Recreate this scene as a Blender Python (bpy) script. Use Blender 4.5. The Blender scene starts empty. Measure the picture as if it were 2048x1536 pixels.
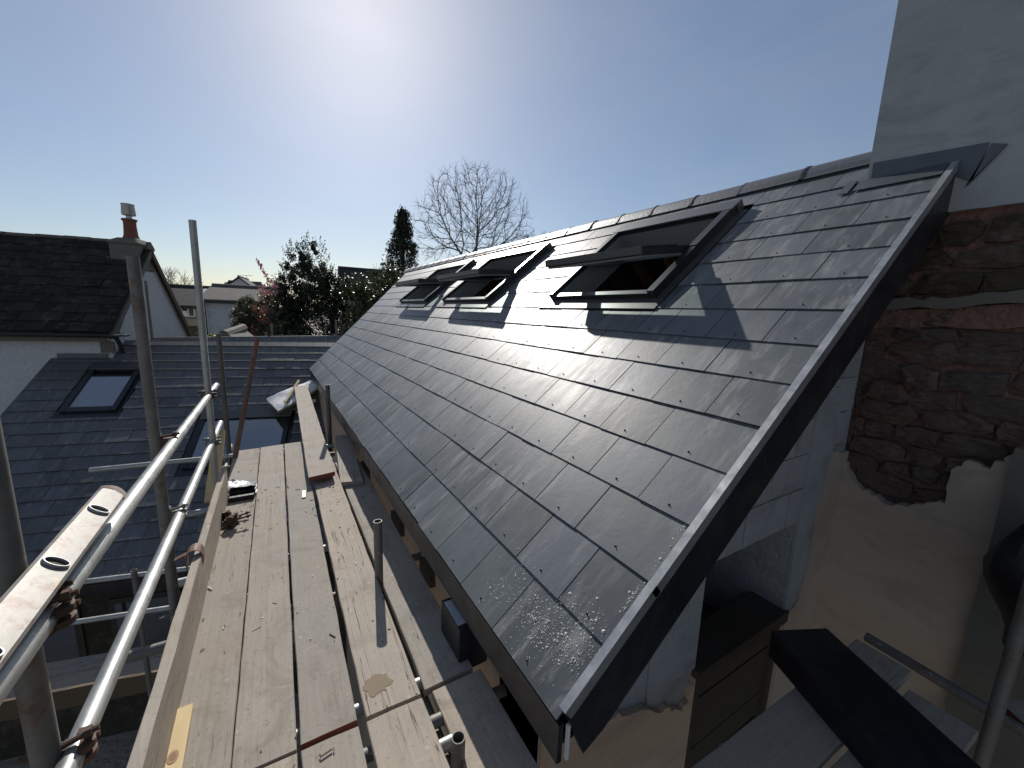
import bpy, bmesh, math, random
import numpy as np
from mathutils import Vector, Matrix
random.seed(7); rng = np.random.default_rng(7)
scene = bpy.context.scene
C = scene.collection
R_ = math.radians

# ------------------------------------------------------------------ camera, sky, sun, exposure
cam = bpy.data.cameras.new('camera'); cam_o = bpy.data.objects.new('camera', cam); C.objects.link(cam_o)
cam.sensor_width = 36.0; cam.lens = 804.94 / 2048 * 36.0; cam.clip_start = 0.02; cam.clip_end = 3000
RT = Vector((0.85565285, -0.51634086, 0.03535982)); UP = Vector((0.0590018, 0.16519439, 0.98449459)); FW = Vector((0.51417603, 0.84029931, -0.17181409))
m4 = Matrix.Identity(4)
for i in range(3):
    m4[i][0] = RT[i]; m4[i][1] = UP[i]; m4[i][2] = -FW[i]
cam_o.matrix_world = m4
scene.camera = cam_o
SUN_AZ, SUN_EL = R_(11.6), R_(33.3)
world = bpy.data.worlds.new('World'); scene.world = world; world.use_nodes = True
wn = world.node_tree; wn.nodes.clear()
sky = wn.nodes.new('ShaderNodeTexSky'); sky.sky_type = 'NISHITA'; sky.sun_disc = False
sky.sun_elevation = SUN_EL; sky.sun_rotation = SUN_AZ; sky.altitude = 50; sky.air_density = 1.0; sky.dust_density = 0.55; sky.ozone_density = 2.0
bg = wn.nodes.new('ShaderNodeBackground'); bg.inputs['Strength'].default_value = 0.066
wo = wn.nodes.new('ShaderNodeOutputWorld')
tc = wn.nodes.new('ShaderNodeTexCoord'); mpg = wn.nodes.new('ShaderNodeMapping'); mpg.inputs['Scale'].default_value = (1.2, 1.2, 4.5); mpg.inputs['Rotation'].default_value = (0.1, 0.15, 1.4)
wn.links.new(tc.outputs['Generated'], mpg.inputs[0])
def wnoise(sc, det, ro, di):
    x = wn.nodes.new('ShaderNodeTexNoise'); x.inputs['Scale'].default_value = sc; x.inputs['Detail'].default_value = det; x.inputs['Roughness'].default_value = ro; x.inputs['Distortion'].default_value = di
    wn.links.new(mpg.outputs[0], x.inputs['Vector']); return x.outputs['Fac']
def wramp(f, a, b, v):
    x = wn.nodes.new('ShaderNodeMapRange'); x.inputs[1].default_value = a; x.inputs[2].default_value = b; x.inputs[4].default_value = v; wn.links.new(f, x.inputs[0]); return x.outputs[0]
veil = wn.nodes.new('ShaderNodeMath'); veil.operation = 'ADD'; veil.use_clamp = True
wn.links.new(wramp(wnoise(1.6, 6, .6, .8), .38, .85, .17), veil.inputs[0]); wn.links.new(wramp(wnoise(4.2, 8, .68, .5), .64, .78, .06), veil.inputs[1])
vm = wn.nodes.new('ShaderNodeMix'); vm.data_type = 'RGBA'; vm.inputs[7].default_value = (6.0, 6.4, 6.8, 1)
tint = wn.nodes.new('ShaderNodeMix'); tint.data_type = 'RGBA'; tint.blend_type = 'MULTIPLY'; tint.inputs[0].default_value = 1; tint.inputs[7].default_value = (.95, .99, 1.04, 1)
veil2 = wn.nodes.new('ShaderNodeMath'); veil2.operation = 'ADD'; veil2.inputs[1].default_value = .13; veil2.use_clamp = True; wn.links.new(veil.outputs[0], veil2.inputs[0]); wn.links.new(veil2.outputs[0], vm.inputs[0]); wn.links.new(sky.outputs[0], tint.inputs[6]); wn.links.new(tint.outputs[2], vm.inputs[6])
wn.links.new(vm.outputs[2], bg.inputs['Color']); wn.links.new(bg.outputs[0], wo.inputs['Surface'])
sl = bpy.data.lights.new('sun', 'SUN'); sl.energy = 3.9; sl.angle = R_(0.53); sl.color = (1.0, 0.95, 0.88)
sun_o = bpy.data.objects.new('sun', sl); C.objects.link(sun_o)
SV = Vector((math.cos(SUN_EL) * math.sin(SUN_AZ), math.cos(SUN_EL) * math.cos(SUN_AZ), math.sin(SUN_EL)))
sun_o.rotation_euler = SV.to_track_quat('Z', 'Y').to_euler(); sun_o.location = SV * 60
vs = scene.view_settings
scene.display_settings.display_device = 'sRGB'
vs.view_transform = 'Standard'; vs.look = 'None'; vs.exposure = 0.27; vs.gamma = 1.0; vs.use_curve_mapping = False

# ------------------------------------------------------------------ helpers
def tag(o, label=None, cat=None, group=None, kind=None):
    if label: o['label'] = label
    if cat: o['category'] = cat
    if group: o['group'] = group
    if kind: o['kind'] = kind
    return o

def thing(name, loc, label, cat, group=None):
    o = bpy.data.objects.new(name, None); C.objects.link(o); o.location = loc; o.empty_display_size = 0.1
    return tag(o, label, cat, group)

def orth(d):
    d = Vector(d).normalized()
    a = Vector((0, 0, 1)) if abs(d.z) < 0.9 else Vector((0, 1, 0))
    x = d.cross(a).normalized(); return x, d.cross(x).normalized()

class MB:
    """collects shapes for one mesh"""
    def __init__(s): s.v = []; s.f = []; s.m = []; s.sm = []
    def add(s, v, f, mi=0, smooth=False):
        o = len(s.v); s.v += [tuple(p) for p in v]
        for q in f: s.f.append([i + o for i in q]); s.m.append(mi); s.sm.append(smooth)
        return s
    def box(s, o, ax, ay, az, mi=0):
        o, ax, ay, az = Vector(o), Vector(ax), Vector(ay), Vector(az)
        v = [o + ax * i + ay * j + az * k for k in (0, 1) for j in (0, 1) for i in (0, 1)]
        f = [(0, 2, 3, 1), (4, 5, 7, 6), (0, 1, 5, 4), (2, 6, 7, 3), (0, 4, 6, 2), (1, 3, 7, 5)]
        if ax.cross(ay).dot(az) < 0: f = [q[::-1] for q in f]
        return s.add(v, f, mi)
    def aabb(s, a, b, mi=0):
        return s.box(a, (b[0] - a[0], 0, 0), (0, b[1] - a[1], 0), (0, 0, b[2] - a[2]), mi)
    def prism(s, poly, ext, mi=0):
        poly = [Vector(p) for p in poly]; ext = Vector(ext); n = len(poly)
        v = poly + [p + ext for p in poly]
        nrm = Vector((0, 0, 0))
        for i in range(n): nrm += poly[i].cross(poly[(i + 1) % n])
        f = [list(range(n))[::-1], list(range(n, 2 * n))] + [(i, (i + 1) % n, n + (i + 1) % n, n + i) for i in range(n)]
        if nrm.dot(ext) < 0: f = [list(q)[::-1] for q in f]
        return s.add(v, f, mi)
    def tube(s, a, b, r, seg=12, r2=None, cap=True, hollow=0.0, mi=0, bendjit=0):
        a, b = Vector(a), Vector(b); x, y = orth(b - a); r2 = r if r2 is None else r2
        ring = lambda c, rr: [c + x * (rr * math.cos(2 * math.pi * i / seg)) + y * (rr * math.sin(2 * math.pi * i / seg)) for i in range(seg)]
        s.add(ring(a, r) + ring(b, r2), [(i, (i + 1) % seg, seg + (i + 1) % seg, seg + i)[::-1] for i in range(seg)], mi, True)
        if hollow:
            ri = r - hollow; L = min(0.25, (b - a).length * .45); d = (b - a).normalized()
            for c, sg in ((a, 1), (b, -1)):
                v = ring(c, r) + ring(c, ri) + ring(c + d * (L * sg), ri)
                f = [(i, (i + 1) % seg, seg + (i + 1) % seg, seg + i) for i in range(seg)] + [(seg + i, seg + (i + 1) % seg, 2 * seg + (i + 1) % seg, 2 * seg + i) for i in range(seg)]
                f.append(list(range(2 * seg, 3 * seg)))
                if sg < 0: f = [list(q)[::-1] for q in f]
                s.add(v, f, mi, False)
        elif cap:
            s.add(ring(a, r), [list(range(seg))], mi); s.add(ring(b, r2), [list(range(seg))[::-1]], mi)
        return s
    def lathe(s, base, prof, seg=16, axis=(0, 0, 1), mi=0):
        base = Vector(base); d = Vector(axis).normalized(); x, y = orth(d); v = []
        for (r, h) in prof:
            v += [base + d * h + x * (r * math.cos(2 * math.pi * i / seg)) + y * (r * math.sin(2 * math.pi * i / seg)) for i in range(seg)]
        f = []
        for k in range(len(prof) - 1):
            f += [(k * seg + i, (k + 1) * seg + i, (k + 1) * seg + (i + 1) % seg, k * seg + (i + 1) % seg) for i in range(seg)]
        f.append(list(range((len(prof) - 1) * seg, len(prof) * seg))[::-1]); f.append(list(range(seg)))
        return s.add(v, f, mi, True)
    def mesh(s, name, mats):
        me = bpy.data.meshes.new(name); me.from_pydata(s.v, [], s.f)
        for mm in (mats if isinstance(mats, (list, tuple)) else [mats]): me.materials.append(mm)
        me.polygons.foreach_set('material_index', s.m); me.polygons.foreach_set('use_smooth', s.sm); me.update()
        if any(s.sm): me.set_sharp_from_angle(angle=R_(38))
        return me
    def obj(s, name, mats, parent=None, bevel=0.0):
        me = s.mesh(name, mats)
        if bevel:
            bm = bmesh.new(); bm.from_mesh(me); bmesh.ops.remove_doubles(bm, verts=bm.verts, dist=1e-5)
            bmesh.ops.bevel(bm, geom=[e for e in bm.edges if len(e.link_faces) == 2 and e.calc_face_angle(0) > 0.6], offset=bevel, segments=1, affect='EDGES', profile=.5)
            bm.to_mesh(me); bm.free()
        return link(name, me, parent)

def link(name, me, parent=None):
    o = bpy.data.objects.new(name, me); C.objects.link(o)
    if parent:
        o.parent = parent
        if parent.type == 'EMPTY': o.matrix_parent_inverse = Matrix.Translation(-parent.location)
    return o

def frame_mat(origin, ex, ey, ez):
    m = Matrix.Identity(4)
    for i in range(3): m[i][0] = ex[i]; m[i][1] = ey[i]; m[i][2] = ez[i]; m[i][3] = origin[i]
    return m

def clip(poly, a, b, c):
    """keep a*x+b*y<=c"""
    out = []
    for i in range(len(poly)):
        p, q = poly[i], poly[(i + 1) % len(poly)]
        dp, dq = a * p[0] + b * p[1] - c, a * q[0] + b * q[1] - c
        if dp <= 0: out.append(p)
        if dp * dq < 0:
            t = dp / (dp - dq); out.append((p[0] + (q[0] - p[0]) * t, p[1] + (q[1] - p[1]) * t))
    return out
def area(p):
    return abs(sum(p[i][0] * p[(i + 1) % len(p)][1] - p[(i + 1) % len(p)][0] * p[i][1] for i in range(len(p)))) / 2 if len(p) > 2 else 0

# ------------------------------------------------------------------ materials
class NT:
    def __init__(s, name):
        s.mat = bpy.data.materials.new(name); s.mat.use_nodes = True; s.t = s.mat.node_tree; s.t.nodes.clear()
        s.out = s.n('ShaderNodeOutputMaterial'); s.b = s.n('ShaderNodeBsdfPrincipled'); s.l(s.b.outputs[0], s.out.inputs[0])
    def n(s, k, **kw):
        x = s.t.nodes.new(k)
        for a, b in kw.items(): setattr(x, a, b)
        return x
    def l(s, a, b): s.t.links.new(a, b)
    def set(s, **kw):
        for k, v in kw.items(): s.b.inputs[k.replace('_', ' ')].default_value = v
    def pos(s, kind='pos', rot=(0, 0, 0), scale=(1, 1, 1), rnd=0):
        if kind == 'pos': o = s.n('ShaderNodeNewGeometry').outputs['Position']
        else: o = s.n('ShaderNodeTexCoord').outputs['Object']
        if rnd:
            oi = s.n('ShaderNodeObjectInfo'); mu = s.n('ShaderNodeMath', operation='MULTIPLY'); mu.inputs[1].default_value = rnd
            s.l(oi.outputs['Random'], mu.inputs[0]); ad = s.n('ShaderNodeVectorMath', operation='ADD'); s.l(o, ad.inputs[0]); s.l(mu.outputs[0], ad.inputs[1]); o = ad.outputs[0]
        mp = s.n('ShaderNodeMapping'); mp.inputs['Rotation'].default_value = rot; mp.inputs['Scale'].default_value = scale
        s.l(o, mp.inputs[0]); return mp.outputs[0]
    def noise(s, vec, scale=5, detail=6, rough=.6, dist=0):
        x = s.n('ShaderNodeTexNoise'); x.inputs['Scale'].default_value = scale; x.inputs['Detail'].default_value = detail; x.inputs['Roughness'].default_value = rough; x.inputs['Distortion'].default_value = dist
        if vec is not None: s.l(vec, x.inputs['Vector'])
        return x.outputs['Fac']
    def vor(s, vec, scale=5, feat='F1', out='Distance', rnd=1):
        x = s.n('ShaderNodeTexVoronoi', feature=feat); x.inputs['Scale'].default_value = scale; x.inputs['Randomness'].default_value = rnd
        s.l(vec, x.inputs['Vector']); return x.outputs[out]
    def ramp(s, fac, stops):
        x = s.n('ShaderNodeValToRGB'); e = x.color_ramp.elements
        while len(e) < len(stops): e.new(.5)
        for q, (p, c) in zip(e, stops):
            q.position = p; q.color = (*c, 1) if isinstance(c, tuple) else (c, c, c, 1)
        s.l(fac, x.inputs[0]); return x.outputs[0]
    def mix(s, fac, a, b, mode='MIX'):
        x = s.n('ShaderNodeMix', data_type='RGBA', blend_type=mode)
        for inp, v in ((x.inputs[0], fac), (x.inputs[6], a), (x.inputs[7], b)):
            if isinstance(v, (int, float)): inp.default_value = v
            elif isinstance(v, tuple): inp.default_value = (*v, 1)
            else: s.l(v, inp)
        return x.outputs[2]
    def rnd(s): return s.n('ShaderNodeObjectInfo').outputs['Random']
    def math(s, op, a, b=0.0):
        x = s.n('ShaderNodeMath', operation=op)
        for i, v in enumerate((a, b)):
            if isinstance(v, (int, float)): x.inputs[i].default_value = v
            else: s.l(v, x.inputs[i])
        return x.outputs[0]
    def bump(s, h, strength=.3, dist=.01):
        x = s.n('ShaderNodeBump'); x.inputs['Strength'].default_value = strength; x.inputs['Distance'].default_value = dist
        s.l(h, x.inputs['Height']); s.l(x.outputs[0], s.b.inputs['Normal'])
    def col(s, o):
        if isinstance(o, tuple): s.b.inputs['Base Color'].default_value = (*o, 1)
        else: s.l(o, s.b.inputs['Base Color'])
    def rough(s, o):
        if isinstance(o, (int, float)): s.b.inputs['Roughness'].default_value = o
        else: s.l(o, s.b.inputs['Roughness'])

def plain(name, c, r=.6, metal=0, var=.15, nscale=8, bump=.1, kind='pos', spec=.5):
    t = NT(name); p = t.pos(kind); nz = t.noise(p, nscale, 6, .65)
    t.col(t.mix(nz, tuple(x * (1 - var) for x in c), tuple(min(1, x * (1 + var)) for x in c)))
    t.rough(r); t.set(Metallic=metal, Specular_IOR_Level=spec)
    if bump: t.bump(t.noise(p, nscale * 6, 4, .6), bump, .01)
    return t.mat

ALPHA = R_(39.4257)          # pitch of the long roof
def slate_mat(name, base, rot, dirt, rlo, rhi):
    t = NT(name); p = t.pos('pos', rot=rot)
    w = t.pos('pos')
    rn = t.rnd()
    tone = t.ramp(rn, [(0, tuple(x * .72 for x in base)), (.5, base), (1, tuple(x * 1.35 for x in base))])
    hue = t.mix(t.math('FRACT', t.math('MULTIPLY', rn, 7.31)), (.98, .98, 1.06), (1.03, 1.03, .97))
    c = t.mix(1.0, tone, hue, 'MULTIPLY')
    ad = t.n('ShaderNodeVectorMath', operation='ADD'); mu = t.math('MULTIPLY', rn, 37.0); t.l(p, ad.inputs[0]); t.l(mu, ad.inputs[1]); pv = ad.outputs[0]
    st = t.n('ShaderNodeMapping'); st.inputs['Scale'].default_value = (1.6, 7, 4); t.l(pv, st.inputs[0])
    streak = t.noise(st.outputs[0], 2.2, 8, .68, .6)
    clouds = t.noise(pv, 4.0, 5, .6, .8)
    c = t.mix(t.ramp(clouds, [(.35, 0.0), (.75, .5)]), c, tuple(x * 1.7 for x in base))
    sm = t.math('MULTIPLY', t.ramp(streak, [(.50, 0.0), (.68, 1.0)]), t.ramp(t.noise(w, 1.3, 3, .5), [(.36, 0.0), (.56, 1.0)]))
    c = t.mix(t.math('MULTIPLY', sm, dirt), c, (.36, .36, .34))
    t.col(c)
    fine = t.noise(pv, 38, 5, .6)
    t.rough(t.ramp(t.math('ADD', t.math('MULTIPLY', streak, .7), t.math('MULTIPLY', clouds, .3)), [(.3, rlo), (.7, rhi)]))
    t.set(Specular_IOR_Level=.42)
    t.bump(t.math('ADD', t.math('MULTIPLY', fine, .3), t.math('ADD', t.math('MULTIPLY', clouds, 1.2), t.math('MULTIPLY', streak, .3))), .2, .006)
    return t.mat
M = {}
M['slate'] = slate_mat('slate_main', (.070, .080, .090), (0, ALPHA, 0), .50, .40, .60)
M['slate_wing'] = slate_mat('slate_wing', (.085, .087, .092), (0, 0, R_(-76.7)), .35, .42, .6)
def mossy():
    t = NT('mossy_slate'); p = t.pos('pos'); rn = t.rnd()
    c = t.ramp(rn, [(0, (.016, .014, .013)), (1, (.034, .029, .027))])
    n1 = t.noise(p, 7, 8, .7); c = t.mix(t.ramp(n1, [(.52, 0.0), (.66, .8)]), c, (.075, .07, .052))
    c = t.mix(t.ramp(t.noise(p, 22, 5, .7), [(.62, 0.0), (.7, .7)]), c, (.12, .11, .085))
    t.col(c); t.rough(.85); t.set(Specular_IOR_Level=.2); t.bump(t.noise(p, 40, 6, .7), .6, .02); return t.mat
M['mossy'] = mossy()
def board_mat():
    t = NT('weathered_board'); p = t.pos('obj', rnd=60); rn = t.rnd()
    gs = t.n('ShaderNodeMapping'); gs.inputs['Scale'].default_value = (.9, 34, 12); t.l(p, gs.inputs[0])
    grain = t.noise(gs.outputs[0], 2.0, 8, .62, .35)
    gf = t.n('ShaderNodeMapping'); gf.inputs['Scale'].default_value = (2.5, 130, 30); t.l(p, gf.inputs[0])
    fine = t.noise(gf.outputs[0], 2.0, 5, .6)
    big = t.noise(p, 1.7, 5, .6, .4)
    c = t.ramp(grain, [(.25, (.36, .325, .28)), (.5, (.42, .385, .335)), (.78, (.475, .44, .39))])
    c = t.mix(t.ramp(fine, [(.33, .16), (.5, 0.0)]), c, (.22, .18, .145))
    c = t.mix(t.ramp(big, [(.45, 0.0), (.65, .8)]), c, (.40, .385, .355))
    c = t.mix(t.ramp(t.noise(p, 2.3, 6, .65, .5), [(.56, 0.0), (.72, .55)]), c, (.43, .33, .27))
    c = t.mix(t.ramp(t.vor(p, 17), [(.03, .9), (.055, 0.0)]), c, (.09, .07, .055))
    ck = t.n('ShaderNodeMapping'); ck.inputs['Scale'].default_value = (.55, 16, 3); t.l(p, ck.inputs[0])
    crk = t.ramp(t.noise(ck.outputs[0], 1.6, 3, .5, .25), [(.492, 0.0), (.5, 1.0), (.508, 0.0)]); crk = t.math('MULTIPLY', crk, t.ramp(t.noise(p, 1.1, 2, .5), [(.5, 0.0), (.56, 1.0)]))
    c = t.mix(crk, c, (.06, .045, .035))
    c = t.mix(t.ramp(t.noise(p, 60, 3, .6), [(.58, 0.0), (.70, .5)]), c, (.22, .19, .16))
    c = t.mix(t.ramp(t.noise(p, 11, 7, .7, 1.2), [(.60, 0.0), (.68, .45)]), c, (.52, .49, .45))
    sc = t.n('ShaderNodeMapping'); sc.inputs['Scale'].default_value = (9, 1.5, 1); sc.inputs['Rotation'].default_value = (0, 0, .6); t.l(p, sc.inputs[0])
    c = t.mix(t.ramp(t.noise(sc.outputs[0], 7, 4, .5), [(.68, 0.0), (.74, .5)]), c, (.60, .56, .50))
    c = t.mix(t.ramp(t.noise(p, 3.4, 7, .7, .9), [(.52, 0.0), (.70, .62)]), c, (.23, .205, .18))
    c = t.mix(t.ramp(t.vor(p, 9.0), [(.05, .75), (.10, 0.0)]), c, (.52, .50, .47))
    c = t.mix(1.0, c, t.ramp(rn, [(0, (.76, .745, .73)), (.5, (.90, .88, .865)), (1, (.98, .92, .865))]), 'MULTIPLY')
    t.col(c); t.rough(.86); t.set(Specular_IOR_Level=.2)
    t.bump(t.math('ADD', t.math('MULTIPLY', grain, .8), t.math('MULTIPLY', fine, .5)), .45, .004)
    return t.mat
M['board'] = board_mat()
M['board_end'] = plain('red_board_end', (.22, .06, .04), .7)
def galv_mat(name, c, rlo, rhi, rust=0.0, metal=.55):
    t = NT(name); p = t.pos('pos')
    n1 = t.noise(p, 14, 6, .6, .5); n2 = t.noise(p, 60, 3, .5)
    cc = t.mix(n1, tuple(x * .72 for x in c), tuple(min(1, x * 1.2) for x in c))
    cc = t.mix(t.ramp(n2, [(.55, 0.0), (.72, .4)]), cc, tuple(x * .55 for x in c))
    cc = t.mix(t.ramp(t.noise(p, 26, 4, .6), [(.64, 0.0), (.69, .65)]), cc, (.42, .41, .38))
    cc = t.mix(t.ramp(t.noise(p, 5, 5, .6, .6), [(.4, .45), (.6, 0.0)]), cc, tuple(x * .5 for x in c))
    if rust: cc = t.mix(t.ramp(t.noise(p, 9, 7, .7), [(.62 - rust * .3, 0.0), (.74 - rust * .25, .9)]), cc, (.13, .06, .035))
    t.col(cc); t.rough(t.ramp(n1, [(.3, rlo), (.7, rhi)])); t.set(Metallic=metal); t.bump(n2, .06, .003); return t.mat
M['galv'] = galv_mat('galvanised_tube', (.40, .41, .40), .38, .55, metal=.6)
M['galv_old'] = galv_mat('dull_galvanised_tube', (.185, .18, .165), .5, .7, rust=.22, metal=.3)
M['steel_dark'] = galv_mat('dark_steel_tube', (.11, .105, .095), .45, .65, rust=.05, metal=.3)
M['rust'] = galv_mat('rusty_steel', (.095, .058, .040), .6, .85, rust=.5, metal=.15)
M['rust_tube'] = galv_mat('rusty_tube', (.17, .10, .075), .55, .8, rust=.25, metal=.2)
def ladder_mat():
    t = NT('worn_white_aluminium'); p = t.pos('pos')
    c = t.mix(t.noise(p, 9, 6, .6), (.27, .255, .23), (.35, .335, .305))
    c = t.mix(t.ramp(t.noise(p, 26, 8, .75, .6), [(.52, 0.0), (.60, .8)]), c, (.24, .17, .135))
    c = t.mix(t.ramp(t.noise(p, 12, 6, .7), [(.62, 0.0), (.7, .5)]), c, (.62, .44, .22))
    t.col(c); t.rough(.42); t.set(Metallic=.15); t.bump(t.noise(p, 60, 5, .6), .1, .002); return t.mat
M['ladder'] = ladder_mat()
def black_mat():
    t = NT('black_fascia'); p = t.pos('pos'); sc = t.n('ShaderNodeMapping'); sc.inputs['Scale'].default_value = (5, 5, 1.2); t.l(p, sc.inputs[0])
    c = t.mix(t.ramp(t.noise(p, 5, 7, .7, .4), [(.48, 0.0), (.72, .7)]), (.012, .013, .018), (.045, .043, .042))
    c = t.mix(t.ramp(t.noise(sc.outputs[0], 9, 5, .6), [(.64, 0.0), (.70, .5)]), c, (.10, .098, .095)); t.col(c)
    t.rough(t.ramp(t.noise(p, 8, 6, .65), [(.3, .28), (.7, .52)])); t.bump(t.noise(p, 14, 5, .6), .06, .004); return t.mat
M['black'] = black_mat()
M['trim'] = galv_mat('grey_metal_trim', (.46, .47, .48), .32, .45, metal=.6)
M['lead'] = plain('lead_flashing', (.085, .095, .11), .45, metal=.35, var=.3, nscale=6, bump=.25)
M['alu_dark'] = plain('dark_aluminium', (.035, .037, .042), .33, metal=.5, var=.2, bump=.03)
M['alu_mid'] = plain('mid_grey_aluminium', (.095, .098, .10), .38, metal=.5, var=.2, bump=.03)
M['lining'] = plain('grey_window_lining', (.16, .165, .17), .45, var=.08, bump=.02)
M['gasket'] = plain('black_gasket', (.012, .012, .012), .6, bump=0)
def glass_mat(name, tint, gloss):
    t = NT(name); t.t.nodes.remove(t.b)
    tr = t.n('ShaderNodeBsdfTransparent'); tr.inputs[0].default_value = (*tint, 1)
    gl = t.n('ShaderNodeBsdfGlossy'); gl.inputs['Roughness'].default_value = .02; gl.inputs[0].default_value = (.95, .97, 1, 1)
    lw = t.n('ShaderNodeLayerWeight'); lw.inputs[0].default_value = .5
    fz = t.math('ADD', t.math('MULTIPLY', t.math('POWER', lw.outputs['Facing'], 5.0), 1 - gloss), gloss)
    mx = t.n('ShaderNodeMixShader'); t.l(fz, mx.inputs[0]); t.l(tr.outputs[0], mx.inputs[1]); t.l(gl.outputs[0], mx.inputs[2]); t.l(mx.outputs[0], t.out.inputs[0])
    return t.mat
M['glass'] = glass_mat('window_glass', (.90, .95, .93), .045)
M['glass_wing'] = glass_mat('skylight_glass', (.90, .93, .95), .24)
M['blind'] = plain('pale_blind', (.80, .82, .84), .7, var=.03, bump=.02)
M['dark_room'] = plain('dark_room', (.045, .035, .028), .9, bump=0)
M['rafter'] = plain('rafter_timber', (.33, .22, .12), .7, bump=.1)
def render_mat(name, c, var, stain, rough_scale=120, bump=.25, dist=.006, smudge=0):
    t = NT(name); p = t.pos('pos')
    n1 = t.noise(p, 1.6, 6, .62, .5); n2 = t.noise(p, 5, 6, .65)
    cc = t.mix(n1, tuple(x * (1 - var) for x in c), tuple(x * (1 + var) for x in c))
    cc = t.mix(t.ramp(n2, [(.5, 0.0), (.75, .55)]), cc, stain)
    if smudge:
        sw = t.n('ShaderNodeMapping'); sw.inputs['Scale'].default_value = (1, 1.0, 2.4); sw.inputs['Rotation'].default_value = (.5, 0, 0); t.l(p, sw.inputs[0])
        cc = t.mix(t.ramp(t.noise(sw.outputs[0], 2.4, 7, .66, 1.0), [(.50, 0.0), (.72, smudge)]), cc, tuple(x * .42 for x in c))
        cc = t.mix(t.ramp(t.noise(p, 9, 6, .7), [(.56, 0.0), (.72, .4 * smudge)]), cc, tuple(min(1, x * 1.35) for x in c))
    t.col(cc); t.rough(.9); t.set(Specular_IOR_Level=.2)
    t.bump(t.math('ADD', t.noise(p, rough_scale, 3, .5), t.math('MULTIPLY', n2, .7)), bump, dist); return t.mat
M['render_grey'] = render_mat('grey_render', (.325, .345, .355), .10, (.24, .258, .27), 90, .4, .008, .42)
M['render_cream'] = render_mat('cream_render', (.43, .36, .29), .08, (.36, .315, .265), 50, .25, .006, .35)
M['render_peach'] = render_mat('peach_render', (.50, .39, .295), .12, (.44, .35, .275), 50, .25, .006, .35)
M['render_white'] = render_mat('white_roughcast', (.50, .52, .54), .06, (.42, .43, .43), 26, 1.0, .03)
M['render_blue'] = render_mat('smooth_pale_render', (.46, .48, .51), .08, (.36, .37, .38), 40, .4, .006, .45)
M['render_beige'] = render_mat('beige_render', (.34, .30, .23), .08, (.28, .25, .2), 30, .2)
M['block'] = render_mat('grey_blockwork', (.32, .325, .335), .2, (.24, .225, .21), 40, .8, .01, .6)
M['pale_block'] = render_mat('pale_block', (.34, .345, .355), .15, (.25, .24, .225), 40, .6, .01, .5)
M['mortar'] = render_mat('red_lime_mortar', (.185, .108, .092), .35, (.10, .075, .068), 22, 1.0, .03, .5)
def stone_mat(name, a, b, c3):
    t = NT(name); p = t.pos('pos'); rn = t.rnd()
    c = t.ramp(rn, [(0, a), (.5, b), (1, c3)])
    c = t.mix(t.noise(p, 9, 7, .7), c, tuple(x * .5 for x in b)); c = t.mix(t.ramp(t.noise(p, 5, 6, .7, .5), [(.5, 0.0), (.7, .6)]), c, (.27, .215, .19)); c = t.mix(t.ramp(t.noise(p, 30, 6, .7), [(.55, 0.0), (.7, .7)]), c, tuple(x * .4 for x in b))
    t.col(c); t.rough(.95); t.set(Specular_IOR_Level=.1)
    st = t.n('ShaderNodeMapping'); st.inputs['Scale'].default_value = (1, 1, 3.5); t.l(p, st.inputs[0])
    t.bump(t.math('ADD', t.noise(st.outputs[0], 14, 8, .72, .8), t.math('MULTIPLY', t.vor(st.outputs[0], 16), .6)), 1.0, .035); return t.mat
M['stone_red'] = stone_mat('red_rubble', (.25, .15, .128), (.22, .16, .14), (.185, .165, .148))
M['stone_brown'] = stone_mat('brown_rubble', (.15, .125, .085), (.12, .10, .075), (.20, .16, .11))
M['concrete'] = plain('old_concrete', (.13, .122, .105), .9, var=.3, nscale=5, bump=.4)
M['clay'] = plain('red_clay', (.17, .055, .035), .75, var=.3, nscale=10, bump=.2)
M['brown_wood'] = plain('brown_painted_wood', (.10, .065, .035), .6, var=.25, nscale=6, bump=.2)
M['dark_wood'] = plain('dark_timber_panel', (.055, .045, .032), .75, var=.35, nscale=7, bump=.4)
def new_wood():
    t = NT('new_pine'); p = t.pos('obj', scale=(1.2, 22, 22), rnd=9); n1 = t.noise(p, 2, 6, .6, .6)
    t.col(t.mix(n1, (.46, .33, .15), (.66, .52, .28))); t.rough(.6); t.bump(n1, .15, .003); return t.mat
M['pine'] = new_wood()
M['foil'] = galv_mat('foil_facing', (.74, .75, .77), .35, .55, metal=.15)
M['foam'] = plain('foam_core', (.50, .44, .30), .9)
M['ink'] = plain('dark_print', (.05, .05, .06), .6, bump=0)
M['plastic_black'] = plain('black_plastic', (.010, .010, .011), .5, bump=.3)
M['white_chip'] = plain('pale_chip', (.62, .62, .58), .8, bump=0)
M['chip_dark'] = plain('dark_wood_chip', (.11, .07, .045), .9, bump=0)
M['pvc_white'] = plain('white_upvc', (.72, .72, .70), .35, bump=0, var=.04)
M['earth'] = render_mat('fill_bounce_yard', (.34, .30, .26), .25, (.24, .21, .18), 12, .6, .05)  # pale ground tone set to bounce fill light up into shaded walls
M['roof_far'] = plain('far_slate', (.045, .043, .045), .85, var=.4, nscale=2.2, bump=.3, spec=.15)
M['roof_far2'] = plain('far_lichened_slate', (.13, .12, .11), .85, var=.5, nscale=3.0, bump=.4, spec=.15)
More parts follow.
